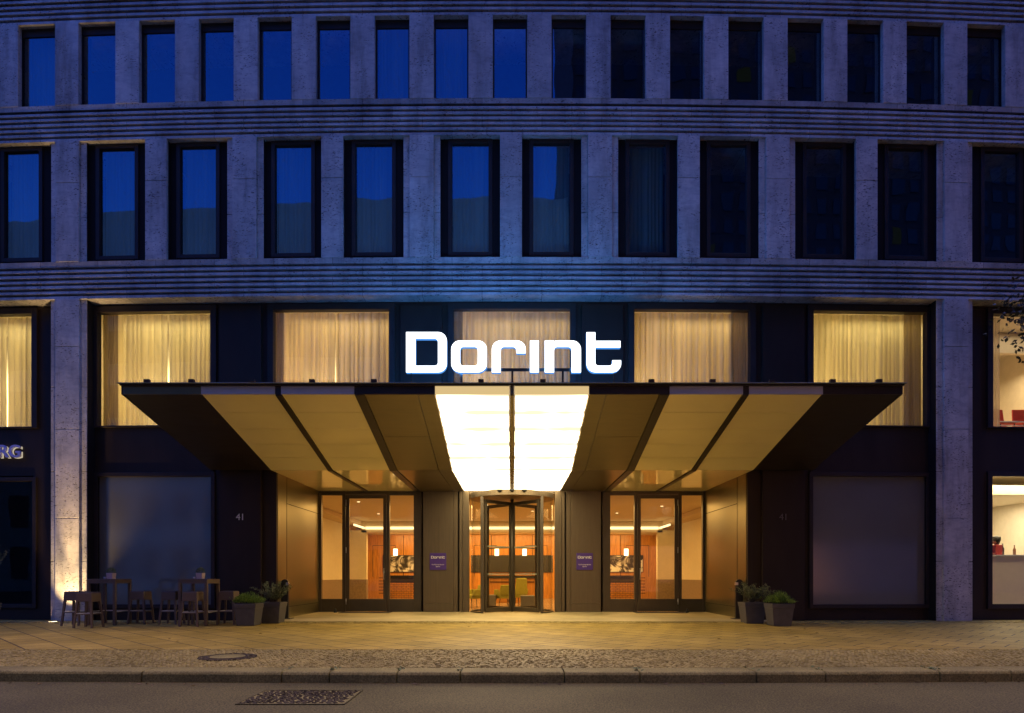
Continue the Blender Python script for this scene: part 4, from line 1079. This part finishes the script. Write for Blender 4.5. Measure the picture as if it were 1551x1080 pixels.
# ------------------------------------------------------------------ cafe on the right
x = bx[6]; cyb = bendy(x)
wf = frame('window', x-HW-.12, x+HW+.12, PY-.05, PY+.12, .28, 3.76, .12, M['frame'], H)
pane(wf, x-HW, x+HW, PY+.04, .40, 3.64, M['glass_lit'])
room(wf, x-1.7, x+1.7, PY+.13, PY+4.2, .02, 3.95, M['room'])
mb = MB(); mb.box(x-1.69, x+1.69, PY+1.0, PY+4.1, 3.30, 3.34); mb.box(x-1.69, x+1.69, PY+.9, PY+1.0, 3.30, 3.55); mb.build('ceiling_step', M['room'], wf, bend=True)
light('AREA', 'cafe_lamp', (x, PY+.6+cyb, 3.85), 120, (1,.78,.42), (0,0,0), 2.8, .4)
light('AREA', 'cafe_lamp', (x, PY+2.4+cyb, 3.25), 130, (1,.86,.6), (0,0,0), 2.4, 2.0)
mb = MB(); mb.add([(x-1.6,PY+1.6,2.55),(x-.4,PY+2.2,3.0),(x-.6,PY+2.6,3.0),(x-1.6,PY+2.6,2.9),(x-1.6,PY+1.6,3.0),(x-.4,PY+2.2,3.02),(x-.6,PY+2.6,3.02),(x-1.6,PY+2.6,3.02)],[(0,1,2,3),(7,6,5,4),(0,4,5,1),(1,5,6,2),(2,6,7,3),(3,7,4,0)])
mb.build('ceiling_fin', M['olive'], wf, bend=True)
r = thing('cafe_counter', 'white cafe counter behind the right-hand shop window', 'counter', (x, PY+.9+cyb, .02))
mb = MB(); mb.box(-1.6,1.6,0,.6,0,1.62); mb.build('counter_front', plain('white_counter', (.62,.55,.46), .4, 0, .03), r, bevel=.01)
mb = MB(); mb.box(-1.62,1.62,-.03,.63,1.622,1.66); mb.build('counter_top', M['fascia'], r)
ct = 1.68; yc = PY+1.1+cyb
r = thing('coffee_machine', 'dark coffee machine with red body on the cafe counter', 'coffee machine', (x-.85, yc, ct))
mb = MB(); mb.box(-.3,.25,-.15,.2,.0,.05); mb.box(-.3,.25,.05,.2,.05,.30); mb.box(-.32,.27,-.17,.2,.30,.36); mb.build('body', plain('red_brown_enamel', (.20,.05,.03), .35), r, bevel=.008)
mb = MB()
for q in (-.18,-.02,.14): mb.cyl(q,-.08,.20,.30,.03,n=12)
mb.cyl(-.2,0,.36,.5,.06,n=16); mb.cyl(.1,0,.36,.42,.05,n=16); mb.build('group_head', M['steel'], r)
mb = MB(); mb.tube((-.28,-.17,.33),(-.34,-.26,.1),.008,.008); mb.build('steam_wand', M['steel'], r)
r = thing('coffee_grinder', 'red and black coffee grinder standing right of the coffee machine', 'grinder', (x-.45, yc, ct))
mb = MB(); mb.box(-.09,.09,-.1,.1,0,.28); mb.build('body', plain('red_enamel', (.4,.05,.03), .3), r, bevel=.015)
mb = MB(); mb.lathe([(.05,.281),(.10,.40),(.10,.5),(.02,.52)],n=16); mb.build('hopper', M['black'], r)
for k, (ox_, h_, c_) in enumerate(((-.12,.32,(.02,.05,.03)),(.04,.30,(.05,.02,.015)),(.36,.26,(.2,.08,.03)))):
    r = thing('bottle', ['tall green bottle on the cafe counter','dark brown bottle on the cafe counter','amber bottle on the cafe counter'][k], 'bottle', (x-.25+ox_, yc+.1, ct), 'bottles on the cafe counter')
    mb = MB(); mb.lathe([(.035,0),(.037,h_*.6),(.015,h_*.78),(.014,h_)],n=16); mb.build('body', plain('bottle_%d' % k, c_, .1), r)
    mb = MB(); mb.cyl(0,0,h_,h_+.02,.016,n=12); mb.build('cap', M['black'], r)
# upper right room with chairs
wf = [o for o in H.children if o.name.startswith('window')][-1]
room(wf, x-1.7, x+1.7, PY+.13, PY+4.0, 4.84, 7.93, M['room'])
mb = MB(); mb.box(x-1.69, x+1.69, PY+3.9, PY+3.95, 4.9, 5.75); mb.build('wall_panel', plain('orange_wall', (.62,.16,.05), .6, 0, .06), wf, bend=True)
mb = MB(); mb.box(x-1.69, x+1.69, PY+1.6, PY+1.75, 7.35, 7.9); mb.build('ceiling_step', M['room'], wf, bend=True)
curtain(wf, x-1.5, x-1.0, PY+.3, 4.88, 7.8, M['sheer2'], .04, .1)
mb = MB(); mb.tube((x-1.6, PY+.5, 5.16), (x+1.6, PY+.5, 5.16), .015, .015); mb.tube((x-1.6, PY+.5, 5.06), (x+1.6, PY+.5, 5.06), .01, .01)
for q in (-.9, .1, 1.1): mb.tube((x+q, PY+.5, 4.86), (x+q, PY+.5, 5.17), .012, .012)
mb.build('window_rail', M['steel'], wf, bend=True)
light('AREA', 'cafe_lamp', (x, PY+2.3+cyb, 7.2), 85, (1,.76,.42), (0,0,0), 2.6, 1.6)
light('AREA', 'cafe_lamp', (x, PY+1.1+cyb, 7.85), 14, (1,.8,.5), (0,0,0), 2.8, .4)
M['redfab'] = plain('red_fabric', (.5,.05,.03), .6, 0, .1)
for k, (ox_, lab) in enumerate(((-.15,'red chair nearer the curtain in the upper right window'),(.5,'red chair further right in the upper right window'))):
    r = thing('red_chair', lab, 'chair', (x+ox_, PY+1.3+cyb, 4.85), 'red chairs upstairs')
    mb = MB(); mb.box(-.22,.22,-.22,.22,.40,.48); mb.build('seat', M['redfab'], r, bevel=.02)
    mb = MB(); mb.taper(-.21,.21,.18,.23,.47,-.19,.19,.23,.28,.9); mb.build('backrest', M['redfab'], r, bevel=.02)
    for a in (-1,1):
        for b2 in (-1,1):
            mb = MB(); mb.tube((a*.2,b2*.2,0),(a*.19,b2*.19,.40),.014,.014); mb.build('leg', M['black'], r)

# ------------------------------------------------------------------ street trees just outside the frame
def tree(name, label, bx_, by_, base_pts, h0, seed, cr, n_cl, centre):
    rr = random.Random(seed); r = thing(name, label, 'tree', (bx_, by_, -.004), 'street trees along the kerb')
    mb = MB(); p = Vector((0,0,0)); rad = .16; fork = Vector((.05,.03,h0))
    q = Vector((.02,.0,h0*.5)); mb.tube(p, q, .19, .15, 12); mb.tube(q, fork, .15, .12, 12)
    clumps = []
    for k in range(n_cl):
        a = rr.uniform(0,6.28); u = rr.random()**.5; zz = rr.uniform(-1,1)
        c = Vector((centre[0] + cr[0]*u*math.cos(a), centre[1] + cr[1]*u*math.sin(a), centre[2] + cr[2]*zz*math.sqrt(max(.1,1-u*u*.8))))
        clumps.append(c)
    clumps += [Vector(b_) for b_ in base_pts]
    for c in clumps:
        m1 = fork.lerp(c, .5) + Vector((rr.uniform(-.2,.2), rr.uniform(-.2,.2), .25)); mb.tube(fork, m1, .05, .025, 6); mb.tube(m1, c, .025, .008, 5)
    mb.build('trunk', M['bark'], r)
    lf = MB()
    for c in clumps:
        big = .42 if c.length > 0 else .4
        for k in range(150):
            v = Vector((rr.gauss(0,1), rr.gauss(0,1), rr.gauss(0,1))); v.normalize(); pp = c + v*big*(rr.random()**.6)*Vector((1,1,.8)).length/1.6
            d_ = Vector((rr.gauss(0,1), rr.gauss(0,1), rr.gauss(-.8,.7)))
            leaf(lf, pp, d_, rr.uniform(.05,.09), rr.uniform(.015,.028))
    lf.build('crown', M['tree_leaf'], r)
tree('street_tree', 'dark leafy street tree whose branch hangs into the right edge of the picture', 9.9, -6.6,
     [(-2.6,0,4.8),(-2.35,.1,5.2),(-2.15,.1,4.4),(-2.0,0,5.3),(-1.9,0,4.8)], 3.6, 3, (1.7,1.9,1.6), 46, (.6,0,6.2))

# ------------------------------------------------------------------ across the street (seen in the window reflections)
def opp(name, label, x0, x1, y0, y1, h, c, rows, cols, wcol, bandz=None, lit=.06):
    r = thing(name, label, 'building', ((x0+x1)/2, y1, -.13)); hw = (x1-x0)/2
    mb = MB(); mb.box(-hw, hw, y0-y1, 0, 0, h); mb.build('wall', plain(name+'_wall', c, .8, 0, .1, .5), r)
    mb = MB(); ml = MB(); fw = 2*hw/cols; fh = h/rows
    for i in range(rows):
        if bandz and (i+1)*fh > bandz: continue
        for j in range(cols):
            t = ml if R.random() < lit else mb
            t.box(-hw+j*fw+fw*.2, -hw+(j+1)*fw-fw*.2, .001, .05, i*fh+fh*.25, (i+1)*fh-fh*.15)
    mb.build('window', plain(name+'_glass', wcol, .15), r)
    if ml.v: ml.build('window', emit(name+'_lit', (.30,.42,.30), .045), r)
opp('office_block', 'long pale low-rise block across the street, mirrored in the second row of windows', -60, 4.3, -42, -30, 28, (.50,.72,.50), 7, 26, (.05,.06,.07), 24.0, 0)
opp('office_tower', 'dark tower across the street, mirrored in the right-hand windows', 4.4, 62, -45, -29.0, 60, (.035,.033,.03), 34, 46, (.03,.032,.022), None, .05)
# street lamps over the pavement edge, above the view
for i, x_ in enumerate((-11.5, -4.0, 4.0, 11.5)):
    r = thing('street_lamp', ['outer left long-armed street lamp above the kerb','inner left long-armed street lamp above the kerb','inner right long-armed street lamp above the kerb','outer right long-armed street lamp above the kerb'][i], 'street lamp', (x_, -17.5, -.13), 'long-armed street lamps')
    mb = MB(); mb.tube((0,0,0),(0,0,8.9),.09,.06,12); mb.tube((0,0,8.9),(0,8.6,9.6),.05,.035,8); mb.build('pole', M['black'], r)
    mb = MB(); mb.lathe([(.05,9.62),(.28,9.53),(.30,9.46),(.28,9.45)], 0, 8.7, 20); mb.build('lamp_head', M['black'], r)
    light('SPOT', 'street_or_wall_spot', (x_, -8.8, 9.2), 1150, (1,.64,.22), (0,0,0), spot_size=math.radians(90), spot_blend=.35, shadow_soft_size=.2)
low = thing('garden_wall', 'long low brick wall across the street, mirrored in the right frosted window', 'wall', (30, -27, -.13))
mb = MB(); mb.box(-27, 27, -.4, 0, 0, 3.55); mb.build('wall', plain('pale_brick', (.55,.35,.28), .9, 0, .08, 1), low)
light('SPOT', 'street_or_wall_spot', (14, -21, 8), 14000, (1,.62,.35), (math.radians(-48),0,0), spot_size=math.radians(110), spot_blend=.5, shadow_soft_size=.2)  # added spot, no lamp stands here; brightens the wall for its reflection

# fallen leaves and small litter in the gutter and on the paving
M['dry'] = leafmat('dry_leaf', (.20,.13,.05))
mb = MB()
for k in range(150):
    if k < 95: x = R.uniform(-7.5, 7.5); y = YK0 + kb(x) - abs(R.gauss(0,.12)) - .02; z = -.127
    else: x = R.uniform(-11, 11); y = R.uniform(-7.8, -.6); z = .004
    a = R.uniform(0,6.28); l = R.uniform(.02,.045); w_ = l*.35
    c_, s_ = math.cos(a), math.sin(a)
    mb.add([(x,y,z),(x+l*c_-w_*s_, y+l*s_+w_*c_, z+R.uniform(.004,.015)),(x+2*l*c_, y+2*l*s_, z+.004),(x+l*c_+w_*s_, y+l*s_-w_*c_, z+R.uniform(.004,.015))], [(0,1,2,3)])
tag(mb.build('fallen_leaves', M['dry']), label='small dry leaves scattered along the gutter and paving', cat='leaves', kind='stuff')

# recessed downlights in the lobby ceiling
for k, (x_, y_) in enumerate(((-5.2,6.2),(-3.4,8.4),(-5.4,10.5),(3.2,6.4),(5.4,7.6),(4.2,10.2),(-.9,7.2),(.8,9.4))):
    mb = MB(); mb.cyl(x_, y_, 3.615, 3.629, .05, n=16); mb.build('downlight', bpy.data.materials['cove'], H)

for k_ in ('slab','cobble','asphalt','kerb','thresh','iron'):
    M[k_].node_tree.nodes['Principled BSDF'].inputs['Specular IOR Level'].default_value = .18
